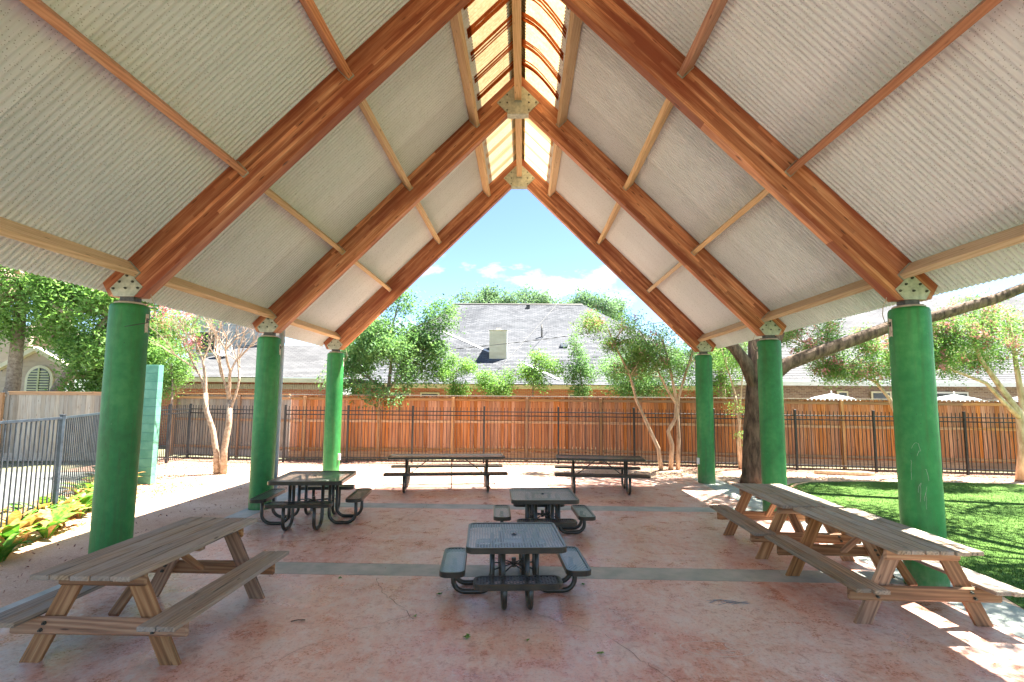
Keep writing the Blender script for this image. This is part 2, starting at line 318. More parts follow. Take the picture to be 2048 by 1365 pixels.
def chamfer(x0,x1,y0,y1,z0,z1,c):
    lo=(x0,y0,z0); hi=(x1,y1,z1); vs=[]; idx={}
    for a in (0,1):
        for b in (0,1):
            for d in (0,1):
                for k in range(3):
                    p=[(lo,hi)[q][i] for i,q in enumerate((a,b,d))]
                    for i,q in enumerate((a,b,d)):
                        if i!=k: p[i]+= c if q==0 else -c
                    idx[(a,b,d,k)]=len(vs); vs.append(tuple(p))
    fs=[]
    for k in range(3):
        i,j=[q for q in range(3) if q!=k]
        for v in (0,1):
            def K(p,q):
                t=[0,0,0]; t[k]=v; t[i]=p; t[j]=q; return idx[(*t,k)]
            fs.append((K(0,0),K(1,0),K(1,1),K(0,1)))
        for p in (0,1):
            for q in (0,1):   # edges parallel to k
                def E(v,kk):
                    t=[0,0,0]; t[k]=v; t[i]=p; t[j]=q; return idx[(*t,kk)]
                fs.append((E(0,i),E(1,i),E(1,j),E(0,j)))
    for a in (0,1):
        for b in (0,1):
            for d in (0,1): fs.append((idx[(a,b,d,0)],idx[(a,b,d,1)],idx[(a,b,d,2)]))
    return vs,fs
def put(name,me,parent=None,M=None,kind=None):
    o=bpy.data.objects.new(name,me); COL.objects.link(o); M=M or Matrix()
    if parent is not None: o.parent=parent; o.matrix_basis=W[parent].inverted()@M
    else: o.matrix_basis=M
    W[o]=M
    if kind: o['kind']=kind
    return o
def tag(o,label,cat,group=None):
    o['label']=label; o['category']=cat
    if group: o['group']=group
    return o
def thing(name,label,cat,loc=(0,0,0),rz=0,group=None):
    o=bpy.data.objects.new(name,None); COL.objects.link(o); M=Matrix.Translation(loc)@Matrix.Rotation(rz,4,'Z')
    o.matrix_basis=M; o.empty_display_size=.2; W[o]=M; return tag(o,label,cat,group)
def at(p,mat=None): return Matrix.Translation(p)
CACHE={}
def cached(key,fn):
    if key not in CACHE: CACHE[key]=fn()
    return CACHE[key]
def frame(p0,p1,upv=(0,0,1)):
    p0,p1=Vector(p0),Vector(p1); x=(p1-p0).normalized(); u=Vector(upv); z=(u-x*u.dot(x)).normalized(); y=z.cross(x); m=(p0+p1)/2
    return Matrix(((x.x,y.x,z.x,m.x),(x.y,y.y,z.y,m.y),(x.z,y.z,z.z,m.z),(0,0,0,1))),(p1-p0).length
def beam(name,p0,p1,wd,ht,mat,parent,upv=(0,0,1),c=.004,T=None):
    M,l=frame(p0,p1,upv); l=round(l,3)
    me=cached(('beam',l,wd,ht,mat,c),lambda:MB().box(-l/2,l/2,-wd/2,wd/2,-ht/2,ht/2,c).mesh(name,mat))
    return put(name,me,parent,(T@M) if T is not None else M)
def structure(name,mb,mat,M=None,parent=None,smooth=False):
    o=put(name,mb.mesh(name,mat,smooth) if isinstance(mb,MB) else mb,parent,M)
    if parent is None: o['kind']='structure'
    return o
def fast_mesh(name,verts,faces_n,mat,smooth=False):
    nv=len(verts); nf=nv//faces_n; me=bpy.data.meshes.new(name); me.vertices.add(nv); me.vertices.foreach_set('co',verts.astype(np.float32).ravel())
    me.loops.add(nf*faces_n); me.loops.foreach_set('vertex_index',np.arange(nf*faces_n,dtype=np.int32)); me.polygons.add(nf)
    me.polygons.foreach_set('loop_start',np.arange(0,nf*faces_n,faces_n,dtype=np.int32)); me.update(calc_edges=True); me.materials.append(MATS[mat]); return me
def leaves(blobs,n,size,up=.35,aspect=.5,clump=.16,per=9,seed=0):
    """leaf quads in clumps through ellipsoid blobs: (centre, radii)"""
    g=np.random.default_rng(seed+11); vol=np.array([b[1][0]*b[1][1]*b[1][2] for b in blobs])**.7; vol/=vol.sum()
    nc=max(1,n//per); bi=g.choice(len(blobs),nc,p=vol); d=g.normal(size=(nc,3)); d/=np.linalg.norm(d,axis=1)[:,None]
    r=g.uniform(.12,1,nc)**.42; r*=1+g.normal(0,.08,nc)
    C=np.array([b[0] for b in blobs])[bi]+d*r[:,None]*np.array([b[1] for b in blobs])[bi]
    P=np.repeat(C,per,0)+g.normal(0,clump,(nc*per,3)); m=len(P)
    nr=g.normal(size=(m,3)); nr[:,2]=np.abs(nr[:,2])+up; nr/=np.linalg.norm(nr,axis=1)[:,None]
    a=g.normal(size=(m,3)); a-=nr*(a*nr).sum(1)[:,None]; a/=np.linalg.norm(a,axis=1)[:,None]; b=np.cross(nr,a)
    s=size*g.uniform(.6,1.35,m)[:,None]
    q=np.stack([P-a*s,P+b*s*aspect-nr*s*.12,P+a*s,P-b*s*aspect-nr*s*.12],1).reshape(-1,3)
    return q
# ---------------------------------------------------------------- ground and paving
far=MB().flat([(-400,-60),(400,-60),(400,600),(-400,600)],-.10,-.06); structure('ground',far,'far_ground')
gp=MB().flat([(-9.6,-6),(-8.1,6.2),(-8.35,9.1),(-9.6,12),(-11.3,15.1),(-12.6,17.3),(-12.8,19.2),(-8.4,18.4),(1.5,18.8),(15,17.2),(26,15.7),(26,-6)],-.05,-.012)
structure('gravel_path',gp,'path_gravel')
turfp=[(5.92,-6),(5.92,6.1),(6.25,7.2),(6.5,8.2),(6.55,11.5),(6.75,12.9),(7.15,13.8),(7.7,14.55),(8.4,15.0),(12,15.15),(14.5,14.95),(26,14.0),(26,-6)]
structure('turf_lawn',MB().flat(turfp,-.02,-.004),'turf_green')
structure('driveway',MB().flat([(-40,-6),(-9.75,-6),(-8.3,6.2),(-8.55,9.1),(-9.8,12),(-10.9,14.2),(-13,15.2),(-40,13)],-.04,-.016),'driveway_concrete')
mul=MB().flat([(-14,15.1),(-14,19.0),(-8.4,18.6),(1.5,19.0),(15,17.4),(26,15.9),(26,15.0),(14.8,15.5),(8,16.8),(1.5,17.3),(-6,17.2),(-9,16.6),(-11.5,15.4)],-.011,-.003)
structure('mulch_bed',mul,'soil_mulch')
# blades of artificial grass: stuff
def blades():
    g=np.random.default_rng(3); n=60000; x=g.uniform(5.95,13,n*2); y=g.uniform(4.5,15,n*2)
    edge=np.interp(y,[-6,6.1,7.2,8.2,11.5,12.9,13.8,14.55,15.0],[5.92,5.92,6.25,6.5,6.55,6.75,7.15,7.7,8.4]); k=(x>edge+.02)&(g.uniform(size=n*2)<np.clip(7.5/y,0,1)**1.5); x,y=x[k],y[k]; m=len(x)
    a=g.uniform(0,6.28,m); w_=.0035; h=g.uniform(.018,.04,m); ln=g.normal(0,.012,(m,2)); z0=-.005
    A=np.stack([x-np.cos(a)*w_,y-np.sin(a)*w_,np.full(m,z0)],1); B=np.stack([x+np.cos(a)*w_,y+np.sin(a)*w_,np.full(m,z0)],1); C=np.stack([x+ln[:,0],y+ln[:,1],z0+h],1)
    return np.stack([A,B,C],1).reshape(-1,3)
tag(put('grass',fast_mesh('grass',blades(),3,'turf_green'),kind='stuff'),'short bright green artificial grass blades beside the pavilion','grass')
def chips(region,n,mat,name,label,smin=.015,smax=.05):
    g=np.random.default_rng(len(name)+n); c=[]; 
    for (x0,x1,y0,y1) in region:
        k=int(n*(x1-x0)*(y1-y0)/sum((b-a)*(d-e) for a,b,e,d in region)); c.append(np.stack([g.uniform(x0,x1,k),g.uniform(y0,y1,k),np.full(k,.003)],1))
    P=np.concatenate(c); m=len(P); a=g.uniform(0,6.28,m); s=g.uniform(smin,smax,m); w2=s*g.uniform(.2,.45,m); t=g.uniform(0,.02,m)
    d=np.stack([np.cos(a)*s,np.sin(a)*s,t],1); e=np.stack([-np.sin(a)*w2,np.cos(a)*w2,t*.5],1)
    tag(put(name,fast_mesh(name,np.stack([P-d,P-e,P+d,P+e],1).reshape(-1,3),4,mat),kind='stuff'),label,'mulch')
chips([(-13,-9,15.2,18.6),(-9,8,17.0,18.6),(8,20,15.3,16.9),(6.2,7.6,13.4,15.6),(-11,-8.2,11.5,15)],9000,'chip_mulch','wood_chips','reddish wood chips scattered along the back fence')
chips([(-9.8,-7.6,4.5,9.5),(-10.6,-8.3,9.5,13.5)],3500,'leaf_dry','leaf_litter','dry brown leaf litter under the plants along the grey fence',.02,.06)
chips([(-7.6,-5.7,4,16),(-5.6,5.6,15.3,17.2),(-11,-7.6,13.5,17)],1500,'chip_mulch','path_litter','small bark and leaf bits scattered on the pale gravel path',.008,.03)
# floor panels with recessed joints
slab=put('concrete_floor',MB().flat([(-5.6,-6),(5.9,-6),(5.9,15.3),(-5.6,15.3)],-.12,-.008).mesh('concrete_floor','pale_concrete'),kind='structure')
ys=[(-6,-1.2),(-1.19,3.0),(3.01,6.83),(7.30,10.82),(11.27,15.29)]
for y0,y1 in ys: put('red_panel',MB().flat([(-5.17,y0),(5.17,y0),(5.17,y1),(-5.17,y1)],-.008,0).mesh('red_panel','red_concrete'),slab)
for y0,y1 in ((6.84,7.29),(10.83,11.26)): put('pale_strip',MB().flat([(-5.17,y0),(5.17,y0),(5.17,y1),(-5.17,y1)],-.008,.001).mesh('pale_strip','pale_concrete'),slab)
for x0,x1 in ((-5.6,-5.18),(5.18,5.88)):
    for k in range(6):
        a=-6+k*3.55; put('border_strip',MB().flat([(x0,a),(x1,a),(x1,a+3.542),(x0,a+3.542)],-.008,.001).mesh('border_strip','pale_concrete'),slab)
def ribbon(pts,wd,z,jit=0,seed=1):
    g=random.Random(seed); P=[Vector((x,y)) for x,y in pts]; Q=[]
    for i in range(len(P)-1):
        k=max(1,int((P[i+1]-P[i]).length/.07)) if jit else 1
        for j in range(k): Q.append(P[i].lerp(P[i+1],j/k)+Vector((g.gauss(0,jit),g.gauss(0,jit))))
    Q.append(P[-1]); vs=[]; 
    for i,p in enumerate(Q):
        t=(Q[min(i+1,len(Q)-1)]-Q[max(i-1,0)]); t=t.normalized() if t.length>1e-6 else Vector((1,0)); n=Vector((-t.y,t.x))*wd*(.5 if not jit else g.uniform(.25,.65)); vs+=[(p.x+n.x,p.y+n.y,z),(p.x-n.x,p.y-n.y,z)]
    return MB().add(vs,[(2*i,2*i+1,2*i+3,2*i+2) for i in range(len(Q)-1)])
for i,(pts,wd) in enumerate([([(-1.75,6.75),(-1.5,6.2),(-1.2,5.85),(-1.0,5.55)],.007),([(-1.1,5.62),(-1.5,5.3),(-1.9,4.9),(-2.3,4.3)],.004),([(.95,5.3),(1.15,5.05),(1.3,4.7),(1.5,4.4),(1.6,4.15)],.005),([(-1.9,11.2),(-2.1,10.2),(-2.4,9.2),(-2.7,7.8)],.007),([(.3,5.75),(.6,5.5),(.95,5.3)],.004),([(1.55,9.6),(1.9,9.0),(2.2,8.9),(2.8,8.1)],.006)]):
    put('crack',ribbon(pts,wd,.0025,.018,i).mesh('crack','crack_dark'),slab)
# chalk marks
ck=MB()
import math as _m
el=[(2.02+.34*_m.cos(a)*(1+.06*_m.sin(3*a)),5.04+.155*_m.sin(a)*(1+.05*_m.cos(2*a))) for a in [i*2*_m.pi/30 for i in range(31)]]
for pts in (el,[(1.83,5.07),(1.88,5.04),(1.93,5.04)],[(1.80,5.0),(1.83,4.96)],[(2.12,5.13),(2.12,5.07),(2.18,5.02),(2.25,5.05)],[(1.90,4.95),(2.1,4.96),(2.16,4.965)],[(2.0,5.12),(2.02,5.1)],[(1.98,5.03),(2.14,4.97)]):
    r_=ribbon(pts,.008,.003); ck.add(r_.v,r_.f)
tag(put('chalk_drawing',ck.mesh('chalk_drawing','chalk_white')),'round face drawn in thin white chalk on the red floor right of centre','chalk drawing')
for i,(c,lab,mat) in enumerate([((1.12,4.25),'white chalk scribble on the red floor near the bottom of the photo','chalk_white'),((2.55,6.15),'faint blue chalk smudge on the red floor left of the wooden tables','chalk_blue')]):
    g=random.Random(i+5); m=MB()
    for k in range(9):
        a=g.uniform(-.4,.4)+(1.2 if i==0 else .2); l=g.uniform(.05,.16); x,y=c[0]+g.uniform(-.1,.1)*(2 if i else 1),c[1]+g.uniform(-.07,.07)
        r_=ribbon([(x-l*_m.cos(a),y-l*_m.sin(a)),(x,y+.01),(x+l*_m.cos(a),y+l*_m.sin(a))],.007 if i==0 else .012,.003); m.add(r_.v,r_.f)
    tag(put('chalk_scribble',m.mesh('chalk_scribble',mat)),lab,'chalk mark')
g_=np.random.default_rng(8); P=np.stack([g_.uniform(-5,5,420),g_.uniform(3.5,15,420)**1.0,np.full(420,.004)],1); a_=g_.uniform(0,6.28,420); s_=g_.uniform(.006,.017,420)
d_=np.stack([np.cos(a_)*s_,np.sin(a_)*s_,g_.uniform(0,.006,420)],1); e_=np.stack([-np.sin(a_)*s_*.4,np.cos(a_)*s_*.4,0*a_],1)
tag(put('floor_litter',fast_mesh('floor_litter',np.stack([P-d_,P-e_,P+d_,P+e_],1).reshape(-1,3),4,'leaf_brown'),kind='stuff'),'tiny dry leaf crumbs scattered over the red concrete floor','litter')
# ---------------------------------------------------------------- pavilion
PAV=thing('pavilion','open gabled pavilion with green round columns, timber rafters and corrugated roof','pavilion',(0,6.79,0))
Y0,BAY=6.79,3.86; RY=[Y0-2*BAY,Y0-BAY,Y0,Y0+BAY,Y0+2*BAY]; CXX=5.35; CTOP=3.60; CT,CB,CP=9.60,8.85,9.22; RW=.16
# columns
def column_mesh():
    m=MB(); r=.233; prof=[(r,0),(r*1.0,.02)]+[(r*(1+.006*math.sin(k*2.1)),.02+k*(CTOP-.08)/14) for k in range(1,15)]+[(r*.985,CTOP-.035),(r*.93,CTOP-.008),(r*.80,CTOP+.006)]
    return m.lathe(prof,40).mesh('column','green_plaster',True)
def cap_mesh(): return MB().lathe([(.186,0),(.186,.018),(.17,.03)],32).mesh('cap','concrete_cap',True)
plate_poly=[(0,.36),(.075,.30),(.225,.155),(.115,.02),(-.17,.02),(-.235,.13),(-.03,.34)]
def bolt_mesh(): 
    m=MB(); Mx=Matrix.Rotation(R(90),4,'X'); m.lathe([(.017,0),(.017,.010)],12,Mx); m.lathe([(.011,.010),(.011,.026)],6,Mx); return m.mesh('bolt','bolt_steel')
def hexa(): return cached('bolt',bolt_mesh)
for ky,y in enumerate(RY[1:]):
    for s in (-1,1):
        c=put('column',cached('col',column_mesh),PAV,Matrix.Translation((s*CXX,y,0))@Matrix.Rotation(random.uniform(0,6),4,'Z'))
        cM=Matrix.Translation((s*CXX,y,CTOP+.004)); put('cap',cached('cap',cap_mesh),c,cM)
        pl=put('base_plate',cached('bpl',lambda:MB().box(-.10,.10,-.075,.075,.03,.115,.004).mesh('base_plate','dark_steel')),PAV,cM)
        for f in (-1,1):
            M=Matrix.Translation((s*CXX,y+f*(RW/2+.006),CTOP+.095))@Matrix.Scale(-s,4,(1,0,0))
            me=cached(('plate',s),lambda:MB().prism([(-s*a,b) for a,b in plate_poly],-.006,.006).mesh('gusset_plate','galvanized'))
            g=put('gusset_plate',me,PAV,Matrix.Translation((s*CXX,y+f*(RW/2+.008),CTOP+.09)))
            for bx,bz in ((0,.31),(-.10,.225),(.085,.225),(-.18,.13),(-.01,.135),(.165,.135)):
                put('bolt',hexa(),g,Matrix.Translation((s*(CXX-bx),y+f*(RW/2+.015),CTOP+.09+bz))@(Matrix() if f<0 else Matrix.Rotation(math.pi,4,'Z')))
        # torn paint patch with a loose cable
        if ky>=1:
            px=s*(CXX-.205); a=MB(); 
            pm=Matrix.Translation((s*CXX,y,0))@Matrix.Rotation((math.pi-.12 if s>0 else .12),4,'Z')
            vs=[]; g=random.Random(ky*3+s)
            ang=[-.16,-.05,.06,.15]; zz=[3.22,3.30,3.40,3.47]
            for i,z in enumerate(zz):
                for an in ang: vs.append(((.2365)*math.cos(an+g.uniform(-.03,.03)),.2365*math.sin(an+g.uniform(-.03,.03)),z+g.uniform(-.015,.015)))
            fs=[(i*4+j,i*4+j+1,i*4+j+5,i*4+j+4) for i in range(3) for j in range(3)]
            put('bare_patch',a.add(vs,fs).mesh('bare_patch','bare_patch'),c,pm)
            put('junction_box',MB().box(.232,.246,-.02,.02,3.36,3.42,.003).mesh('junction_box','dark_steel'),c,pm)
            p=[(.245,0,3.38),(.30,0,3.42),(.325,0,3.52),(.31,.0,3.63),(.27,0,3.72),(.25,.0,3.80)]
            put('cable',MB().tube(p,.006,6).mesh('cable','cable_tan',True),c,pm)
            if ky==1 and s<0:
                q=[(.236*math.cos(t),-.236*abs(math.sin(t))-.004 if True else 0,3.37-.10*t) for t in (0.1,.4,.7,1.0,1.3)]
                q=[(.242*math.cos(-t),.242*math.sin(-t),3.36-.075*t) for t in (0,.3,.6,.9,1.2)]
                put('cable',MB().tube(q,[.006,.006,.006,.005,.003],6).mesh('cable','cable_rubber',True),c,pm)
        if ky==2-1+0 and s>0:
            cam_a=math.atan2(-y,CX-CXX); sm=MB(); g=random.Random(4)
            for (u0,z0,u1,z1) in [(-.25,1.75,.0,1.82),(.0,1.82,.12,1.72),(.12,1.72,-.05,1.66),(-.1,1.2,.05,1.32),(.05,1.32,-.02,1.08),(.15,1.1,.3,1.28),(.2,1.0,.22,1.2),(-.35,1.35,-.3,1.6),(.3,1.5,.4,1.35)]:
                q=[]
                for i in range(6):
                    t_=i/5; an=cam_a+(u0+(u1-u0)*t_)*1.0+g.uniform(-.02,.02); q.append((.2352*math.cos(an),.2352*math.sin(an),z0+(z1-z0)*t_+.03*math.sin(t_*3)))
                sm.tube(q,.0012,4)
            put('chalk_scratches',sm.mesh('chalk_scratches','chalk_white'),c,Matrix.Translation((s*CXX,y,0)))
        if ky==3:
            put('outlet_box',MB().box(-.045,.045,-.03,.03,.52,.70,.008).mesh('outlet_box','white_plastic'),c,Matrix.Translation((s*(CXX-.235),y-.06,0)))
# rafters: a prism in beam-local coordinates so the laminations follow the beam
def rafter(s,y):
    ax=Vector((-s*math.cos(R(45)),0,math.sin(R(45)))); zz=Vector((s*math.sin(R(45)),0,math.cos(R(45))))
    mid=Vector((s*2.9,0,(CT+CB)/2-2.9)); 
    pts=[(s*0.0,CT),(s*5.70,CT-5.70),(s*5.60,3.715),(s*(CB-3.705),3.705),(s*0.0,CB)]
    loc=[]
    for x,z in pts:
        d=Vector((x,0,z))-mid; loc.append((d.dot(ax),d.dot(zz)))
    me=MB().prism(loc,-RW/2,RW/2)
    if s>0: pass
    yv=zz.cross(ax); M=Matrix(((ax.x,yv.x,zz.x,mid.x),(ax.y,yv.y,zz.y,y),(ax.z,yv.z,zz.z,mid.z),(0,0,0,1)))
    return put('rafter',cached(('raft',s),lambda:me.mesh('rafter','glulam_wood')),PAV,M)
for y in RY:
    for s in (-1,1):
        r_=rafter(s,y+s*.0015)
# apex gussets
ap=[(-.47,.22),(-.26,0),(.26,0),(.47,.22),(.10,.60),(-.10,.60)]
for y in RY[2:]:
    for f in (-1,1):
        g=put('apex_plate',cached('apex',lambda:MB().prism(ap,-.006,.006).mesh('apex_plate','galvanized')),PAV,Matrix.Translation((0,y+f*(RW/2+.011),8.66)))
        for bx,bz in ((-.40,.22),(.40,.22),(-.24,.22),(.24,.22),(-.24,.045),(.24,.045),(-.24,.40),(.24,.40)):
            put('bolt',hexa(),g,Matrix.Translation((bx,y+f*(RW/2+.018),8.66+bz))@(Matrix() if f<0 else Matrix.Rotation(math.pi,4,'Z')))
    put('apex_seat',cached('aseat',lambda:MB().box(-.24,.24,-.10,.10,-.012,.04,.003).mesh('apex_seat','galvanized')),PAV,Matrix.Translation((0,y,8.625)))
# purlins and ridge beams, hung between rafters
PX=[5.21,3.77,2.33,.88]; PD,PWD=.245,.085
ends=[-3.2]+[v for v in RY if v>-3]
hm=lambda:MB().box(-.052,.052,-.012,.012,-PD/2-.008,-PD/2+.006).box(-.056,-.047,-.012,.012,-PD/2,PD/2-.02).box(.047,.056,-.012,.012,-PD/2,PD/2-.02).mesh('joist_hanger','galvanized')
for s in (-1,1):
    nrm=Vector((s,0,1)).normalized()
    for i,x in enumerate(PX):
        for k in range(len(ends)-1):
            a,b=ends[k]+RW/2+.002,ends[k+1]-RW/2-.002
            cz=CP-x+ PD/2*nrm.z; cx=s*x+nrm.x*PD/2
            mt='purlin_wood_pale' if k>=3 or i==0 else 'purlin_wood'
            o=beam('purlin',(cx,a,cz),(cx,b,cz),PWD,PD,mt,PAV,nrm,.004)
            if k>=1:
                for yy in (a+.013,b-.013): put('joist_hanger',cached('hang',hm),PAV,Matrix.Translation((cx,yy,cz))@Matrix.Rotation(s*R(45),4,'Y'))
for k in range(len(ends)-1):
    a,b=ends[k]+RW/2+.02,ends[k+1]-RW/2-.02
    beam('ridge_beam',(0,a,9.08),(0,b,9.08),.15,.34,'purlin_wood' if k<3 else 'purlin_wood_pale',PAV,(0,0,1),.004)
    put('ridge_hanger',cached('rh',lambda:MB().box(-.082,.082,-.02,.02,-.012,.004).box(-.084,-.077,-.02,.02,0,.12).box(.077,.084,-.02,.02,0,.12).mesh('ridge_hanger','galvanized')),PAV,Matrix.Translation((0,b-.022,8.905)))
# corrugated sheets
def corr(width,length,nc,seg,amp,curve=0):
    ny=nc*seg; vs=[]; xs=[-length/2,0,length/2] if not curve else [-length/2+length*i/8 for i in range(9)]
    for i,x in enumerate(xs):
        for j in range(ny+1):
            y=-width/2+width*j/ny; vs.append((x,y,amp*math.tanh(2.4*math.cos(2*math.pi*j/seg))))
    k=ny+1; return MB().add(vs,[(i*k+j,i*k+j+1,(i+1)*k+j+1,(i+1)*k+j) for i in range(len(xs)-1) for j in range(ny)])
SW=BAY/3; xe,xi=5.80,.80; Lr=(xe-xi)*math.sqrt(2)
sheet=corr(SW+.02,Lr,17,12,.0145).mesh('roof_sheet','roof_metal',True)
shs=corr(SW+.015,.98*math.sqrt(2)-.16,17,6,.012)
sk1=shs.mesh('skylight_panel','skylight_sheet',True); sk2=shs.mesh('skylight_panel','skylight_sheet_pale',True)
def slopeM(s,xm,y,off):
    ax=Vector((s,0,-1)).normalized(); z=Vector((s,0,1)).normalized(); yv=z.cross(ax); p=Vector((s*xm,y,CT-xm))+z*off
    return Matrix(((ax.x,yv.x,z.x,p.x),(ax.y,yv.y,z.y,p.y),(ax.z,yv.z,z.z,p.z),(0,0,0,1)))
ye=RY[-1]+.10; nS=14
for s in (-1,1):
    for k in range(nS):
        y=ye-SW/2-k*SW
        put('roof_sheet',sheet,PAV,slopeM(s,(xe+xi)/2,y,.017+.006*(k%2)))
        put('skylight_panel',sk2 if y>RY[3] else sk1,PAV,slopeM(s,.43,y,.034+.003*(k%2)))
        for q in (0.0,.07,.13,.48,.56,.60):
            yy=y-SW/2+q*SW+random.uniform(-.02,.02)
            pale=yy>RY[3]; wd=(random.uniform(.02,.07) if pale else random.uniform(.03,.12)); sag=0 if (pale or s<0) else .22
            n=8; vs=[]
            for i in range(n+1):
                t=i/n; x=-.62+1.24*t; dy=-sag*math.sin(math.pi*t)*random.uniform(.95,1.05); ww=wd/2*(1+random.uniform(-.12,.12)); vs+=[(x,dy-ww,-.012-.02*(sag>0)*math.sin(math.pi*t)),(x,dy+ww,-.012-.014*(sag>0)*math.sin(math.pi*t))]
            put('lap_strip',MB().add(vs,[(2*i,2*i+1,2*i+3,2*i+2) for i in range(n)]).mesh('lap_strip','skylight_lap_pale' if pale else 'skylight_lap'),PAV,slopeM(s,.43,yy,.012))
put('ridge_cap',MB().prism([(-.16,CT-.10),(0,CT+.06),(.16,CT-.10),(.17,CT-.09),(0,CT+.08),(-.17,CT-.09)],ye-nS*SW,ye).mesh('ridge_cap','galvanized'),PAV)
# ---------------------------------------------------------------- wooden picnic tables
def picnic(label,loc,rz,length,nb,mat_leg,sag=0):
    t=thing('wooden_picnic_table',label,'picnic table',(*loc,0),rz,'weathered wooden picnic tables'); T=W[t]; bw=.88/nb
    g=random.Random(int(loc[1]*100))
    for i in range(nb):
        x=-.44+bw*(i+.5); dl=g.uniform(-.012,.012)
        beam('top_board',(x,-length/2+dl,.82+g.uniform(-.002,.002)),(x,length/2+dl,.82+g.uniform(-.002,.002)),round(bw-.010,3),.042,'weathered_wood',t,T=T,c=.006)
    for s in (-1,1):
        for q in (0,1):
            x=s*(.605+q*.162+.005); beam('seat_board',(x,-length/2+g.uniform(-.02,.02),.43),(x,length/2+g.uniform(-.02,.02),.43),.155,.042,'weathered_wood',t,T=T,c=.006)
    for e in (-1,1):
        yl=e*(length/2-.30)
        for s in (-1,1):
            # leg: slanted plank with feet and top cut level
            x0,x1=s*.63,s*.24; h=.085
            vs=[(x0-h,0),(x0+h,0),(x1+h,.798),(x1-h,.798)]
            M,l=frame((x0,yl,0),(x1,yl,.798),(0,1,0)); Mi=M.inverted()
            me=cached(('pleg',s,mat_leg),lambda:_leg(vs,yl,Mi,mat_leg))
            put('leg',me,t,T@M)
        beam('seat_support',(-.80,yl+e*.045,.33),(.80,yl+e*.045,.33),.042,.155,mat_leg,t,T=T,c=.02)
        beam('top_cleat',(-.40,yl+e*.045,.735),(.40,yl+e*.045,.735),.042,.125,mat_leg,t,T=T,c=.02)
        beam('brace',(0,yl-e*.10,.36),(0,e*.10,.77),.09,.04,mat_leg,t,T=T)
        for s in (-1,1):
            for dz in (.30,.36):
                put('bolt',hexa(),t,T@Matrix.Translation((s*.50+(dz-.3)*s*-.5,yl-.068 if e<0 else yl-.023,dz)))
    beam('centre_cleat',(-.40,0,.775),(.40,0,.775),.09,.04,mat_leg,t,T=T)
    return t
def _leg(vs,yl,Mi,mat):
    P=[Mi@Vector((x,yl+dy,z)) for dy in (-.021,.021) for x,z in vs]
    return MB().add(P,[(0,1,2,3),(7,6,5,4),(0,4,5,1),(1,5,6,2),(2,6,7,3),(3,7,4,0)]).mesh('leg',mat)
picnic('weathered wooden picnic table with attached benches beside the near left column',(-3.57,5.30),R(.2),2.05,5,'stained_wood')
picnic('nearer of two wooden picnic tables set end to end at right',(4.42,6.36),R(-.5),2.02,6,'stained_wood')
picnic('farther of two wooden picnic tables set end to end at right',(4.36,8.40),R(-1.5),1.88,6,'stained_wood')
# ---------------------------------------------------------------- coated steel tables
def rrect(w_,h_,r,n=5):
    P=[]
    for cx,cy,a0 in ((w_/2-r,h_/2-r,0),(-w_/2+r,h_/2-r,90),(-w_/2+r,-h_/2+r,180),(w_/2-r,-h_/2+r,270)):
        for i in range(n+1): a=R(a0+90*i/n); P.append((cx+r*math.cos(a),cy+r*math.sin(a)))
    return P
def rim_mesh(w_,h_,r,lip,edge=.034):
    o=rrect(w_,h_,r); i_=rrect(w_-2*edge,h_-2*edge,max(r-edge,.02)); o2=rrect(w_-.012,h_-.012,r-.006); n=len(o); vs=[]
    for ring,z in ((i_,-.004),(i_,.0),(o2,.0),(o,-.008),(o,-lip),(o2,-lip-.003),(rrect(w_-.03,h_-.03,r-.01),-lip)): vs+=[(x,y,z) for x,y in ring]
    fs=[(k*n+j,k*n+(j+1)%n,(k+1)*n+(j+1)%n,(k+1)*n+j) for k in range(6) for j in range(n)]
    return MB().add(vs,fs).mesh('rim','dark_coating')
def clip_seg(w_,h_,r,p,d):
    # clip an infinite line to the rectangle, corners by shortening
    t0,t1=-9,9
    for a in (0,1):
        lim=(w_/2,h_/2)[a]
        if abs(d[a])<1e-9:
            if abs(p[a])>lim: return None
            continue
        u,v=(-lim-p[a])/d[a],(lim-p[a])/d[a]; t0=max(t0,min(u,v)); t1=min(t1,max(u,v))
    return (t0,t1) if t1-t0>.012 else None
def lattice(w_,h_,pitch=.036,bar=.0125,ang=32):
    m=MB()
    for fam,a in enumerate((ang,-ang)):
        d=(math.cos(R(a)),math.sin(R(a))); n=(-d[1],d[0]); k=int((w_+h_)/pitch)
        for i in range(-k,k+1):
            p=(n[0]*i*pitch,n[1]*i*pitch); c=clip_seg(w_,h_,0,p,d)
            if not c: continue
            a0=(p[0]+d[0]*c[0],p[1]+d[1]*c[0]); a1=(p[0]+d[0]*c[1],p[1]+d[1]*c[1]); z=-.006-.0012*fam; b=bar/2
            vs=[(a0[0]+n[0]*b,a0[1]+n[1]*b,z),(a0[0]-n[0]*b,a0[1]-n[1]*b,z),(a1[0]-n[0]*b,a1[1]-n[1]*b,z),(a1[0]+n[0]*b,a1[1]+n[1]*b,z)]
            vs+=[(x,y,zz-.013) for x,y,zz in vs]; m.add(vs,[(0,1,2,3),(7,6,5,4),(0,4,5,1),(2,6,7,3)])
    return m
def deck(name,w_,h_,r,lip,parent,M,stuff=True):
    me=cached(('rim',w_,h_,r),lambda:rim_mesh(w_,h_,r,lip)); o=put(name,me,parent,M)
    lm=cached(('lat',w_,h_),lambda:lattice(w_-.06,h_-.06).mesh('metal_mesh','mesh_coating')); k=put('metal_mesh',lm,o,M); k['kind']='stuff'
    return o
def arc(c,r,a0,a1,n=6): return [(c[0]+r*math.cos(R(a0+(a1-a0)*i/n)),c[1]+r*math.sin(R(a0+(a1-a0)*i/n))) for i in range(n+1)]
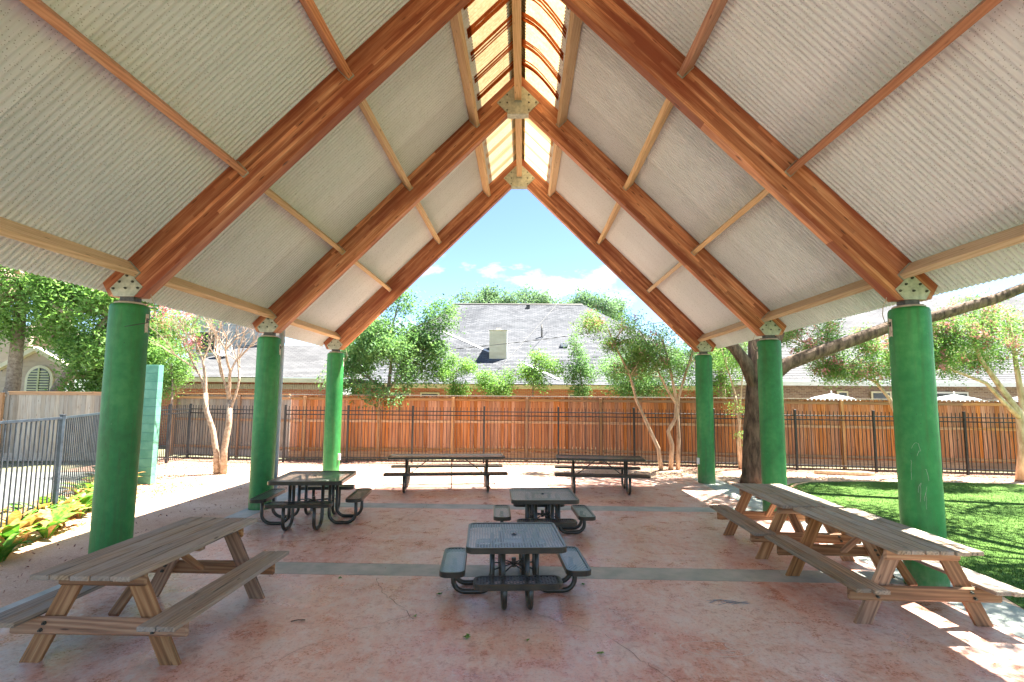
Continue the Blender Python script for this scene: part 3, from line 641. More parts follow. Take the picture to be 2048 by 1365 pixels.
def u_tube(leg,seat,ztop,zseat,rt=.16,rr=.030):
    # profile in (d,z): from the table top down, along the floor, up to the seat
    P=[(leg,ztop)]+arc((leg+rt,rt+rr),rt,180,270)+arc((seat-rt,rt+rr),rt,270,360)+[(seat,zseat)]; return P
def square_table(label,loc,rz,tw,th,sh,sd,sw,sdp,sep,legd,group,rt=.16):
    t=thing('square_metal_table',label,'picnic table',(*loc,0),rz,group); T=W[t]
    top=deck('table_top',tw,tw,.10,.065,t,T@Matrix.Translation((0,0,th)))
    put('umbrella_hole',cached('uh',lambda:MB().lathe([(.032,-.01),(.032,.002),(.022,.003),(.022,-.01)],16).mesh('umbrella_hole','dark_coating')),top,T@Matrix.Translation((0,0,th)))
    prof=u_tube(legd,sd,th-.045,sh-.04,rt); me=cached(('ut',th,sh,sd,legd),lambda:MB().tube([(0,-d,z) for d,z in prof],.030,10).mesh('leg','dark_coating',True))
    for k in range(4):
        Rk=Matrix.Rotation(k*math.pi/2,4,'Z')
        deck('seat',sw,sdp,.08 if sdp<.28 else .10,.06,t,T@Rk@Matrix.Translation((0,-sd,sh)))
        for s in (-1,1): put('leg',me,t,T@Rk@Matrix.Translation((s*sep/2,0,0)))
        put('top_bar',cached(('tb',sep),lambda:MB().box(-sep/2-.05,sep/2+.05,-.02,.02,-.02,.0,.003).mesh('top_bar','dark_coating')),t,T@Rk@Matrix.Translation((0,-legd,th-.03)))
        put('brace_rod',cached(('br',legd,sep),lambda:MB().tube([(0,-.02,0),(sep/2,-legd+.0,-.03)],.009,8).tube([(0,-.02,0),(-sep/2,-legd,-.03)],.009,8).mesh('brace_rod','dark_coating',True)),t,T@Rk@Matrix.Translation((0,0,th*.46)))
    put('umbrella_socket',cached(('us'),lambda:MB().lathe([(.028,-.04),(.028,.07),(.022,.07)],14).mesh('umbrella_socket','dark_coating')),t,T@Matrix.Translation((0,0,th*.46)))
    return t
square_table('low square metal table with four seats nearest the camera, middle of the floor',(.05,6.45),R(4.5),1.17,.66,.365,.74,.98,.30,.29,.27,'low square metal tables',.14)
square_table('second low square metal table, directly behind the nearest one',(.51,9.10),R(3.5),1.15,.66,.365,.72,.98,.30,.29,.27,'low square metal tables',.14)
square_table('taller square metal table with four benches beside the middle left column',(-3.80,9.62),R(6),1.30,.84,.51,.84,1.12,.29,.52,.36,None,.17)
def long_table(label,loc,rz,length,rod=False):
    t=thing('long_metal_table',label,'picnic table',(*loc,0),rz,'long metal picnic tables near the back fence'); T=W[t]; th,sh,sd=.84,.50,.70
    deck('table_top',length,.80,.05,.05,t,T@Matrix.Translation((0,0,th)))
    for s in (-1,1): deck('seat',length+.06,.28,.05,.05,t,T@Matrix.Translation((0,s*sd,sh)))
    prof=u_tube(.14,sd,th-.045,sh-.04,.15); half=[(0,-d,z) for d,z in prof]
    me=cached('lleg',lambda:MB().tube(half,.032,10).mesh('leg','dark_coating',True))
    xl=length/2-.45
    for e in (-1,1):
        for s in (0,1): put('leg',me,t,T@Matrix.Translation((e*xl,0,0))@Matrix.Rotation(s*math.pi,4,'Z'))
        put('brace_rod',MB().tube([(e*xl,0,.32),(e*(xl-.62),0,th-.05)],.013,8).mesh('brace_rod','dark_coating',True),t,T)
        put('cross_bar',MB().box(-.02,.02,-.34,.34,-.03,0,.004).mesh('cross_bar','dark_coating'),t,T@Matrix.Translation((e*xl,0,th-.035)))
    if rod: put('support_rod',MB().tube([(.12,-.1,.02),(.12,-.1,th-.04)],.012,8).tube([(.12,-.1,.012),(.03,-.12,.012)],.01,6).mesh('support_rod','dark_coating',True),t,T)
long_table('longer black metal picnic table, left of the pair near the back fence',(-1.80,13.12),R(7.5),2.95,True)
long_table('shorter black metal picnic table, right of the pair near the back fence',(2.13,13.15),R(-3.5),2.24)
# ---------------------------------------------------------------- steel pole, log, block wall
t=thing('steel_pole','pale grey blue steel pole standing behind the middle left green column','pole',(-5.24,10.98,0))
put('shaft',MB().lathe([(.062,0),(.06,4.1)],20).mesh('shaft','pole_paint',True),t,W[t]); put('foot_plate',MB().box(-.11,.11,-.11,.11,0,.015,.003).mesh('foot_plate','pole_paint'),t,W[t])
t=thing('fallen_log','thin pale log lying on the mulch in front of the black iron fence','log',(10.3,16.3,0),R(-10))
put('wood',MB().tube([(-.85,0,.06),(-.4,.02,.068),(.1,-.01,.065),(.5,.015,.07),(.85,0,.06)],[.055,.068,.065,.07,.05],12).mesh('wood','log_bark',True),t,W[t])
t=thing('block_wall','pale green painted block wall end behind the near left column','wall',(-9.95,13.25,0))
for r_ in range(14):
    for j in range(2):
        wd=.36; x=-.36+j*wd+(0)
        put('block',cached('blk',lambda:MB().box(-.176,.176,-.098,.098,-.107,.107,.006).mesh('block','green_block')),t,W[t]@Matrix.Translation((x+.18,0,.112+r_*.2245)))
put('mortar',MB().box(-.355,.355,-.092,.092,0,3.14).mesh('mortar','mortar_green'),t,W[t])
# ---------------------------------------------------------------- fences
def ipol(P,t):
    i=min(int(t),len(P)-2); f=t-i; return Vector(P[i]).lerp(Vector(P[i+1]),f)
def walk(P,step):
    P=[Vector(p) for p in P]; out=[]; carry=0
    for a,b in zip(P,P[1:]):
        d=(b-a).length; u=(b-a)/d; s=carry
        while s<d: out.append((a+u*s,math.atan2(u.y,u.x))); s+=step
        carry=s-d
    return out
def wood_fence(label,P,mat,rail,capm,h=2.36,rails=True,cap=True,post=2.75,bw=.142,post_off=0,kick=True):
    t=thing('wooden_fence',label,'fence',(*P[0],0)); 
    bms=[cached(('fb',mat,h,k),lambda k=k:MB().prism([(-bw/2+.002,.02+.006*k),(bw/2-.002,.02+.004*k),(bw/2-.002,h-.03),(bw/2-.03,h),(-bw/2+.03,h),(-bw/2+.002,h-.03)],-.009,.009).mesh('board',mat)) for k in range(4)]
    for p,a in walk(P,bw):
        put('board',random.choice(bms),t,Matrix.Translation((p.x,p.y,random.uniform(-.006,.006)))@Matrix.Rotation(a,4,'Z')@Matrix.Translation((bw/2,random.uniform(-.004,.004),0)))
    for a,b in zip(P,P[1:]):
        a,b=Vector(a),Vector(b); u=(b-a).normalized(); n=Vector((u.y,-u.x)); L_=(b-a).length
        if rails:
            for z in (h-.12,1.42,.40):
                o=n*.035; beam('rail',(a.x+o.x,a.y+o.y,z),(b.x+o.x,b.y+o.y,z),.04,.09,rail,t)
        if kick:
            o=n*.028; beam('kick_board',(a.x+o.x,a.y+o.y,.17),(b.x+o.x,b.y+o.y,.17),.03,.27,'fence_grey' if mat=='fence_grey' else 'fence_rail',t)
        if cap:
            o=n*.03; beam('cap_board',(a.x+o.x,a.y+o.y,h+.022),(b.x+o.x,b.y+o.y,h+.022),.15,.035,capm,t)
            o=n*.045; beam('trim_board',(a.x+o.x,a.y+o.y,h-.04),(b.x+o.x,b.y+o.y,h-.04),.02,.09,rail,t) if not rails else None
    if rails:
        for p,a in walk(P,post):
            put('post',cached(('wp',rail,h),lambda:MB().box(-.05,.05,-.05,.05,0,h-.03,.006).mesh('post','fence_post')),t,Matrix.Translation((p.x,p.y,0))@Matrix.Rotation(a,4,'Z')@Matrix.Translation((post_off,-.085,0)))
    return t
wood_fence('tall reddish cedar board fence behind the long black iron fence',[(-8.5,18.6),(1.5,18.95),(15,17.35),(25,16.1)],'fence_cedar','fence_rail','fence_grey',post_off=.55)
wood_fence('weathered grey brown board fence behind the bare crape myrtle at left',[(-13.3,19.25),(-8.55,18.62)],'fence_grey','fence_rail','fence_rail')
wood_fence('grey board fence with brown cap in front of the arched gable vent',[(-17.6,17.0),(-13.45,17.6)],'fence_grey','fence_rail','fence_rail',rails=False,h=2.38)
wood_fence('dog eared grey board fence with exposed rails at far left edge',[(-27,15.7),(-17.65,16.95)],'fence_grey','fence_grey','fence_rail',cap=False,h=2.40,post_off=1.1)
def iron_fence(label,P,h=1.97,posts=None,step=.122,mat='black_iron',flat=False):
    t=thing('iron_fence' if not flat else 'metal_fence',label,'fence',(*P[0],0))
    rs=(h-.15,h-.29,.17) if not flat else (h-.02,.13)
    pk=cached(('pk',h,mat),lambda:MB().box(-.009,.009,-.009,.009,.06,h if not flat else h-.03,.0).mesh('picket',mat))
    for a,b in zip(P,P[1:]):
        for z in rs: beam('rail',(a[0],a[1],z),(b[0],b[1],z),.034,.036 if not flat else (.045 if z>1 else .035),mat,t,c=.003)
        L_=(Vector(b)-Vector(a)).length; n=max(1,round(L_/step)); an=math.atan2(b[1]-a[1],b[0]-a[0])
        for i in range(1,n):
            p=Vector(a).lerp(Vector(b),i/n); put('picket',pk,t,Matrix.Translation((p.x,p.y,0))@Matrix.Rotation(an,4,'Z'))
    pm=cached(('ipost',h,mat),lambda:MB().box(-.032,.032,-.032,.032,0,h+.03,.004).box(-.038,.038,-.038,.038,h+.03,h+.045,.004).mesh('post',mat))
    for a in P: put('post',pm,t,Matrix.Translation((a[0],a[1],0)))
    return t
iron_fence('long black iron picket fence across the whole back of the yard',[(-8.3,17.76),(-6.1,17.92),(-3.8,18.03),(-1.24,18.12),(1.43,18.17),(4.08,17.92),(6.75,17.6),(9.38,17.3),(11.78,16.98),(14.42,16.62),(17.1,16.25),(20,15.85)])
iron_fence('short black iron fence turning the corner behind the bare crape myrtle',[(-8.5,17.75),(-10.4,18.0),(-12.2,18.45),(-12.05,17.15),(-11.6,14.8)])
tf=[(-6.9,4.2),(-7.56,6.6),(-8.32,9.1),(-10.0,12.2),(-11.3,15.0)]
iron_fence('blue grey flat topped metal fence left of the near left column',tf,h=1.93,mat='blue_grey_iron',flat=True,step=.125)
# edging
e1=MB().tube([(7.0,13.2,.0),(7.25,13.75,.0),(7.75,14.35,.0),(8.4,14.85,0),(9.6,15.05,0)],.035,8); tag(put('turf_edging',e1.mesh('turf_edging','fence_rail',True)),'low curved timber edging at the back left corner of the lawn','edging')
e2=MB().tube([(-6.6,4.2,-.01),(-7.3,6.6,-.01),(-7.9,8.6,-.01)],.03,8); tag(put('bed_edging',e2.mesh('bed_edging','galvanized',True)),'pale narrow edging strip at the foot of the blue grey fence','edging')
# ---------------------------------------------------------------- trees
def branch_path(a,b,bend=.12,n=5,g=random):
    a,b=Vector(a),Vector(b); l=(b-a).length; pts=[]
    off=Vector((g.uniform(-1,1),g.uniform(-1,1),g.uniform(.0,1)))*l*bend
    for i in range(n+1):
        t=i/n; pts.append(a.lerp(b,t)+off*math.sin(math.pi*t)+Vector((g.gauss(0,1),g.gauss(0,1),g.gauss(0,1)))*l*.012)
    pts[0]=a; return pts
def taper(r0,r1,n): return [r0+(r1-r0)*i/(n-1) for i in range(n)]
def tree(name,label,cat,base,stems,blobs,n,size,leaf,bark,seed=0,group=None,twigs=3,flowers=0,aspect=.5,clump=.16,rb=.045,per=9):
    """stems: list of (points, r0, r1) in world coordinates; blobs: crown ellipsoids"""
    t=thing(name,label,cat,base,0,group); g=random.Random(seed); m=MB(); tips=[]
    for pts,r0,r1 in stems: m.tube(pts,taper(r0,r1,len(pts)),10); tips+=[(Vector(p),r0+(r1-r0)*i/len(pts)) for i,p in enumerate(pts) if i>=len(pts)//2]
    for c,r in blobs:
        c=Vector(c); src,rr=min(tips,key=lambda q:(q[0]-c).length); rr=min(rr*.7,rb)
        P=branch_path(src,c,.1,5,g); m.tube(P,taper(rr,rr*.4,len(P)),6)
        for k in range(twigs):
            d=Vector((g.gauss(0,1),g.gauss(0,1),g.gauss(.3,1))).normalized(); e=c+Vector((d.x*r[0],d.y*r[1],d.z*r[2]))*.8
            Q=branch_path(P[g.randint(2,5)],e,.1,4,g); m.tube(Q,taper(rr*.4,.004,len(Q)),5)
    put('trunk',m.mesh('trunk',bark,True),t)
    if n:
        q=leaves(blobs,n,size,aspect=aspect,clump=clump,seed=seed,per=per); put('crown',fast_mesh('crown',q,4,leaf),t)
    if flowers:
        b2=[((c[0],c[1],c[2]+r[2]*.25),(r[0]*1.05,r[1]*1.05,r[2])) for c,r in blobs]; q=leaves(b2,flowers,.036,aspect=.8,clump=.07,seed=seed+5,per=22); put('flowers',fast_mesh('flowers',q,4,'petal_pink'),t,kind='stuff')
    return t
def blobset(g,c,r,k,br):
    out=[]
    for i in range(k):
        d=np.array([g.gauss(0,1) for _ in range(3)]); d/=np.linalg.norm(d); f=g.uniform(.3,1)**.5
        out.append(((c[0]+d[0]*r[0]*f,c[1]+d[1]*r[1]*f,c[2]+d[2]*r[2]*f),tuple(br*g.uniform(.7,1.3)*q for q in (1,1,.8))))
    return out
G=random.Random(5)
# the big oak behind the middle right column
oak_b=blobset(G,(8.6,15.6,8.6),(4.6,4.2,1.9),26,1.0)
oak_b=[b for b in oak_b if b[0][0]+b[0][2]>10.8]+[b for b in blobset(G,(12.5,9.5,8.6),(4.5,5.0,1.3),26,1.0) if b[0][2]-b[1][2]>6.2]+blobset(G,(9.4,8.0,8.5),(1.5,4.2,.7),14,.85)
tree('oak_tree','large dark barked oak with long limb, behind the middle right column','tree',(6.6,14.45,0),
 [([(6.62,14.45,-.05),(6.66,14.45,.25),(6.70,14.45,1.2),(6.78,14.45,2.4),(6.86,14.45,3.3),(6.9,14.5,4.6),(7.2,14.8,6.6)],.36,.20),
  ([(6.80,14.4,2.6),(6.50,14.4,3.4),(6.15,14.35,3.85),(5.75,14.3,4.1),(5.5,14.3,4.6),(5.9,14.6,6.4)],.20,.10),
  ([(6.9,14.45,2.7),(7.6,14.3,3.35),(8.3,14.1,3.65),(9.1,13.9,3.95),(10.1,13.7,4.35),(11.3,13.5,4.65),(12.6,13.3,5.05),(14.2,13.2,5.7),(16,13,6.6)],.20,.11),
  ([(7.15,14.5,3.2),(7.6,14.6,4.3),(8.1,14.8,5.6),(8.6,15,7.2)],.17,.08),([(8.6,15,7.2),(10.5,12.5,8.0),(12,9.5,8.5),(13,6.5,8.7)],.12,.05)],
 oak_b,56000,.06,'leaf_oak','bark_dark',1,rb=.08,clump=.25)
# crape myrtles
def myr(label,base,stems,blobs,n,fl,seed,leaf='leaf_myrtle',twigs=4,size=.032):
    return tree('crape_myrtle',label,'tree',base,stems,blobs,n,size,leaf,'bark_myrtle',seed,'crape myrtles around the yard',twigs,fl,clump=.11,rb=.022)
g=random.Random(3)
myr('crape myrtle with three pale twisted trunks left of far right column',(5.1,17.1,0),
 [([(5.10,17.1,0),(5.16,17.1,.8),(5.02,17.05,1.25),(5.28,17.05,1.7),(5.32,17.05,2.3),(5.15,17.0,3.2),(4.9,17,4.3)],.085,.035),
  ([(5.34,17.1,0),(5.38,17.1,1.0),(5.36,17.1,1.9),(5.40,17.05,2.4),(5.7,17.0,3.4),(6.1,17,4.6)],.075,.03),
  ([(5.36,17.05,2.1),(5.05,17.05,2.6),(4.6,17.0,3.5),(4.2,16.9,4.5)],.055,.02)],
 blobset(g,(4.9,17,4.4),(1.5,.9,1.2),15,.5),13000,250,2)
myr('slender crape myrtle leaning left, beside the twisted three trunk one',(4.74,16.95,0),
 [([(4.74,16.95,0),(4.66,16.95,.7),(4.3,16.95,1.5),(3.95,16.95,2.3),(3.75,16.9,3.1),(3.2,16.8,4.2),(2.9,16.8,4.9)],.075,.02)],
 blobset(g,(3.1,16.8,4.55),(1.25,.7,.65),9,.38)+blobset(g,(4.0,16.8,3.4),(1.0,.6,.5),5,.4),9000,700,3)
myr('young crape myrtle with leafy shoots between far right column and oak',(7.5,17.35,0),
 [([(7.5,17.35,0),(7.45,17.35,.9),(7.5,17.3,1.6),(7.4,17.3,2.5),(7.15,17.2,3.3),(6.8,17.1,4.4)],.05,.015),([(7.56,17.35,0),(7.52,17.35,1.2),(7.6,17.3,2.6),(7.75,17.3,3.8)],.04,.012)],
 blobset(g,(7.2,17.2,4.1),(.7,.6,.9),7,.38)+[((7.35,17.2,2.0),(.3,.2,.25)),((7.45,17.2,1.15),(.2,.15,.15))],3600,0,4,leaf='leaf_bright')
myr('large pink flowering crape myrtle with several trunks at the right edge',(15.1,15.55,0),
 [([(15.05,15.55,0),(15.15,15.5,1.0),(15.1,15.5,2.0),(14.5,15.4,2.8),(13.9,15.3,3.6),(13.5,15.2,4.7)],.15,.03),
  ([(15.3,15.6,0),(15.35,15.6,1.3),(15.3,15.6,2.5),(15.1,15.5,3.8),(15.0,15.5,5.2)],.13,.03),
  ([(15.15,15.5,1.8),(14.6,15.4,2.3),(14.0,15.3,2.9),(12.9,15.2,3.3),(12.2,15.1,3.6)],.08,.018)],
 blobset(g,(13.9,15.2,4.1),(2.3,.9,1.2),28,.5)+blobset(g,(11.9,15.2,3.9),(1.0,.5,.6),8,.45),32000,4500,5)
myr('pink flowering crape myrtle whose trunk rises behind the near right column',(12.0,16.0,0),
 [([(12.0,16.0,0),(12.05,16,.9),(11.9,16,1.7),(11.6,15.95,2.4),(11.2,15.9,2.9),(10.2,15.8,3.4),(9.4,15.7,3.6)],.085,.02),
  ([(11.8,15.95,2.1),(11.9,15.9,2.9),(11.7,15.9,3.8),(11.4,15.8,4.6)],.05,.015)],
 blobset(g,(10.4,15.8,3.65),(1.7,.7,.75),17,.40)+blobset(g,(8.9,15.8,4.4),(1.0,.5,.6),7,.4),22000,2800,6)
# bare crape myrtle at left
def bare():
    t=thing('crape_myrtle','half bare twiggy crape myrtle left of the middle left column','tree',(-9.0,15.05,0),0,'crape myrtles around the yard'); m=MB(); g=random.Random(12); q=[]
    def grow(p,d,l,r,k):
        n=4; P=[p]; dd=d.copy()
        for i in range(n): dd=(dd+Vector((g.gauss(0,.12),g.gauss(0,.12),g.gauss(.04,.07)))).normalized(); P.append(P[-1]+dd*l/n)
        m.tube(P,taper(r,r*.62,n+1),7 if r>.02 else 4,False); q.append(P[-1])
        if k>0:
            for j in range(g.choice((2,3,3))):
                a=g.uniform(.25,.6); ax=Vector((g.gauss(0,1),g.gauss(0,1),g.gauss(0,.4))).normalized(); nd=(dd*math.cos(a)+ax*math.sin(a)).normalized(); nd.z=max(nd.z,.1)
                grow(P[-1 if j<2 else 3],nd,l*g.uniform(.62,.85),r*.6,k-1)
    m.tube([(-9.0,15.05,0),(-9.05,15.05,.6),(-9.2,15.05,1.3),(-9.45,15.05,1.9),(-9.5,15.05,2.4)],[.095,.08,.075,.07,.065],10)
    m.tube([(-8.8,15.05,0),(-8.82,15.05,.7),(-8.72,15.05,1.5),(-8.75,15.05,2.2)],[.10,.09,.085,.08],10)
    for p,r in (((-9.5,15.05,2.4),.055),((-8.75,15.05,2.2),.06),((-8.72,15.05,1.9),.05),((-8.8,15.05,2.1),.045)):
        grow(Vector(p),Vector((g.uniform(-.3,.25),g.uniform(-.2,.2),1)).normalized(),.95,r,4)
    grow(Vector((-9.5,15.05,2.4)),Vector((-.35,0,1)).normalized(),1.0,.04,4)
    put('trunk',m.mesh('trunk','bark_pale',True),t)
    b=[((-10.3,15.0,4.2),(.7,.5,.5)),((-11.0,15.0,4.6),(.6,.5,.4)),((-9.9,15,3.7),(.4,.4,.3)),((-9.6,15,4.7),(.6,.4,.4))]
    put('crown',fast_mesh('crown',leaves(b,1500,.03,seed=9,clump=.1),4,'leaf_myrtle'),t); put('dry_leaves',fast_mesh('dry_leaves',leaves(b,900,.03,seed=10,clump=.1),4,'leaf_brown'),t)
    put('flowers',fast_mesh('flowers',leaves([((-10.6,15.0,4.9),(.9,.4,.35)),((-10.0,15.0,4.0),(.3,.3,.25))],700,.032,aspect=.8,clump=.07,seed=11,per=20),4,'petal_pink'),t,kind='stuff')
bare()
# trees and shrubs beyond the fences
def bush(name,label,base,blobs,n,size,leaf,seed,bark='bark_twig',stem=.08,cat='tree',lean=0,group=None,clump=.15):
    c=np.mean([b[0] for b in blobs],0); st=[([(base[0],base[1],0),(base[0]+lean*.3,base[1],1.2),(base[0]+lean,base[1],2.6),(c[0],c[1],max(c[2],3))],stem,stem*.45)]
    return tree(name,label,cat,base,st,blobs,n,size,leaf,bark,seed,group,3,0,clump=clump,rb=stem*.5)
g=random.Random(21)
bush('holly_tree','dense evergreen tree spilling over the fence right of far left column',(-5.3,20.2,0),blobset(g,(-5.2,20.0,4.1),(1.9,1.1,1.6),20,.62)+[((-3.3,20.2,5.6),(.9,.6,.75)),((-3.9,20.2,4.7),(.7,.6,.6)),((-5.9,19.0,2.6),(.9,.6,.5)),((-6.8,18.8,2.9),(.6,.5,.4)),((-5.0,18.5,2.25),(.8,.2,.35)),((-6.9,20,3.6),(.5,.5,.5)),((-4.9,20.1,6.2),(.6,.5,.6))],26000,.06,'leaf_holly',1,stem=.12)
for i,(lab,base,bl,n) in enumerate([
 ('bright green shrub behind the cedar fence, left of the chimney',(-2.7,20.5,0),blobset(g,(-2.75,20.5,3.3),(.75,.5,.85),8,.38),5200),
 ('low bright green shrub behind the cedar fence, directly below the chimney',(-1.0,20.5,0),blobset(g,(-1.1,20.5,2.8),(.85,.5,.55),7,.36),4000),
 ('leaning bright green shrub behind the cedar fence right of the chimney',(.55,20.5,0),blobset(g,(.2,20.5,3.1),(.8,.5,.45),6,.34)+[((1.05,20.5,3.75),(.55,.4,.35)),((.75,20.5,4.0),(.3,.3,.25)),((1.5,20.5,3.5),(.4,.3,.3))],5200),
 ('narrow upright green shrub behind the fence, right of the roof vent pipe',(2.6,20.6,0),blobset(g,(2.5,20.6,3.3),(.5,.4,1.0),8,.34)+[((2.3,20.6,4.6),(.25,.25,.35))],4600),
 ('bushy green tree behind the fence, left of the far right column',(5.2,20.3,0),blobset(g,(5.3,20.4,3.6),(2.1,.9,1.3),18,.6),14000),
 ('light green tree behind the fence between far right column and oak',(8.2,20.6,0),blobset(g,(8.3,20.6,4.0),(1.3,.8,1.5),12,.6),9500),
 ]): bush('shrub' if i<4 else 'yard_tree',lab,base,bl,n,.045,'leaf_bright' if i in (0,1,2,5) else 'leaf_holly',30+i,cat='shrub' if i<4 else 'tree',stem=.05 if i<4 else .09,group='shrubs behind the cedar fence' if i<4 else None,clump=.12)
bush('yard_tree','green tree crown rising behind the roof at left of the gable opening',(-9.5,30,0),blobset(g,(-9.5,30,5.2),(3.0,1.5,1.3),14,.8),9000,.08,'leaf_holly',51,stem=.2)
# big trees far left
def above(bl,zm): return [b for b in bl if b[0][2]-b[1][2]>zm or b[0][0]>-16.3]
bush('shade_tree','large spreading tree with thick trunk over the tan house at left edge',(-19.6,18.6,0),above(blobset(g,(-18.5,18.4,6.7),(4.6,2.4,2.8),46,.85),3.9),34000,.075,'leaf_bright',61,bark='bark_pale',stem=.36,lean=.4,clump=.22)
bush('shade_tree','large tree with leaning pale trunk in front of the tan gable',(-18.9,19.2,0),above(blobset(g,(-15.6,18.8,5.6),(2.6,1.6,2.5),26,.75),3.9),24000,.075,'leaf_bright',62,bark='bark_pale',stem=.30,lean=.9,clump=.2)
bush('vine_mass','light green foliage mass between the tan house and green block wall',(-15.2,18.6,0),blobset(g,(-15.3,18.5,3.4),(2.2,.6,1.3),24,.55),22000,.055,'leaf_bright',63,bark='bark_twig',stem=.08,cat='foliage')
bush('shrub','small leafy shrub between green block wall and the bare crape myrtle',(-12.4,17.7,0),blobset(g,(-12.6,17.7,3.3),(.7,.4,.9),8,.35),4500,.045,'leaf_bright',64,stem=.05,cat='shrub')
bush('yard_tree','green tree behind the low pale roof left of far left column',(-13,32,0),blobset(g,(-12.5,32,7.8),(3.2,2,1.7),14,1.0),9500,.09,'leaf_oak',65,stem=.2)
for i,(x,l_) in enumerate(((-3.6,'leftmost'),(-.2,'second from the left'),(3.2,'third from the left'),(6.6,'rightmost'))):
    bush('far_tree','pale distant tree top above the grey roof ridge, '+l_+' of four',(x,44,0),blobset(g,(x,44,10.3),(2.4,2,1.35),14,.8),9000,.10,'leaf_far',70+i,stem=.2,group='distant tree tops above the grey roof',clump=.3)
bush('far_tree','distant tree rising behind the pale roof at the right edge',(22,38,0),blobset(g,(22,38,9.0),(4,2,2.0),14,1.2),6000,.11,'leaf_far',80,stem=.3,clump=.3)
# utility pole and cables
t=thing('utility_pole','brown wooden utility pole between the far right column and the oak','pole',(8.6,21.5,0)); put('shaft',MB().lathe([(.17,0),(.15,4.6)],16).mesh('shaft','bark_pale',True),t,W[t])
def cable(p,q,sag,lab,r=.014):
    P=[Vector(p).lerp(Vector(q),i/12)-Vector((0,0,sag*4*(i/12)*(1-i/12))) for i in range(13)]; tag(put('overhead_cable',MB().tube(P,r,5).mesh('overhead_cable','cable_rubber',True)),lab,'cable',)
cable((-6.5,23,4.25),(9.5,22,6.3),.25,'dark overhead cable crossing in front of the grey roof and chimney')
cable((.6,23,3.9),(10,22,5.4),.2,'lower dark overhead cable crossing right of the chimney')
cable((2.4,30.5,8.3),(-1.2,24,3.5),.05,'steep diagonal cable running down the grey roof right of the chimney')
# ---------------------------------------------------------------- houses
def roofplane(p,q,r_,s_,mat,parent,th=.145,name='roof'):
    """p,q eave left/right; r_,s_ ridge right/left; lapped shingle courses"""
    p,q,r_,s_=[Vector(v) for v in (p,q,r_,s_)]; nrm=(q-p).cross(s_-p).normalized(); nrm=nrm if nrm.z>0 else -nrm
    H=((s_+r_)/2-(p+q)/2).length; u=(q-p).normalized(); n=int(H/th); m=MB(); uv=[]
    for i in range(n):
        a,b=i/n,(i+1)/n; A,B=p.lerp(s_,a),q.lerp(r_,a); C,D=q.lerp(r_,b),p.lerp(s_,b)
        vs=[A+nrm*.022,B+nrm*.022,C+nrm*.004,D+nrm*.004,A,B]; o=len(m.v); m.add(vs,[(0,1,2,3),(4,5,1,0)])
        for k,v in enumerate(vs): uv.append(((v-p).dot(u),(i+(0.05 if k in (0,1,4,5) else .99))*.145))
    m.uv=uv; return put(name,m.mesh(name,mat),parent,kind=None)
def wallq(p,q,z0,z1,mat,parent,name='wall',th=.2):
    p,q=Vector(p),Vector(q); u=(q-p).normalized(); n=Vector((-u.y,u.x))*th; m=MB()
    vs=[(p.x,p.y,z0),(q.x,q.y,z0),(q.x,q.y,z1),(p.x,p.y,z1),(p.x+n.x,p.y+n.y,z0),(q.x+n.x,q.y+n.y,z0),(q.x+n.x,q.y+n.y,z1),(p.x+n.x,p.y+n.y,z1)]
    L_=(q-p).length; m.add(vs,[(0,1,2,3),(7,6,5,4),(3,2,6,7),(0,3,7,4),(1,5,6,2)]); m.uv=[(0,z0),(L_,z0),(L_,z1),(0,z1)]*2; return put(name,m.mesh(name,mat),parent)
# centre house
A=thing('house','house with wide grey shingle roof and cream chimney, in the gable opening','house',(0,26,0))
ez=3.0; rz=8.55; yE=25.6; yR=33.2
roofplane((-9.2,yE,ez),(11.8,yE,ez),(4.1,yR,rz),(-4.6,yR,rz),'shingle_grey',A)
roofplane((11.8,yE,ez),(11.8,41,ez),(4.1,yR,rz),(4.1,yR,rz),'shingle_grey',A); roofplane((-9.2,41,ez),(-9.2,yE,ez),(-4.6,yR,rz),(-4.6,yR,rz),'shingle_grey',A)
roofplane((11.8,41,ez),(-9.2,41,ez),(-4.6,yR+.02,rz),(4.1,yR+.02,rz),'shingle_grey',A)
wallq((-8.8,26.1),(11.4,26.1),0,ez-.12,'brick_red',A); put('fascia',MB().box(-9.2,11.8,yE-.03,yE,ez-.24,ez-.02).mesh('fascia','trim_yellow'),A); put('soffit',MB().box(-9.2,11.8,yE,26.1,ez-.23,ez-.2).mesh('soffit','trim_yellow'),A)
put('ridge_cap',MB().prism([(-.12,rz-.02),(0,rz+.06),(.12,rz-.02)],-4.35,4.35,Matrix.Translation((-.25,yR,0))@Matrix.Rotation(R(90),4,'Z')).mesh('ridge_cap','dark_steel'),A)
sl=(rz-ez)/(yR-yE)
def onroof(x,z): return (x,yE+(z-ez)/sl,z)
def flash(a,b,wd,name):
    a,b=Vector(onroof(*a)),Vector(onroof(*b)); M,l=frame(a,b,(0,-sl,1)); put(name,MB().box(-l/2,l/2,-wd/2,wd/2,.03,.045).mesh(name,'flashing_pale'),A,M)
flash((-4.8,6.3),(-1.75,4.85),.14,'valley_flashing'); flash((.25,4.15),(2.0,3.25),.14,'valley_flashing')
x0,x1=-1.72,-.78; cy=onroof(0,4.45)[1]; ch=put('chimney',MB().box(x0,x1,cy,cy+1.0,4.3,6.02).mesh('chimney','chimney_siding'),A)
for k in range(11): put('siding_board',MB().box(x0-.012,x1+.012,cy-.014,cy-.002,4.36+k*.15,4.495+k*.15).mesh('siding_board','chimney_siding'),ch)
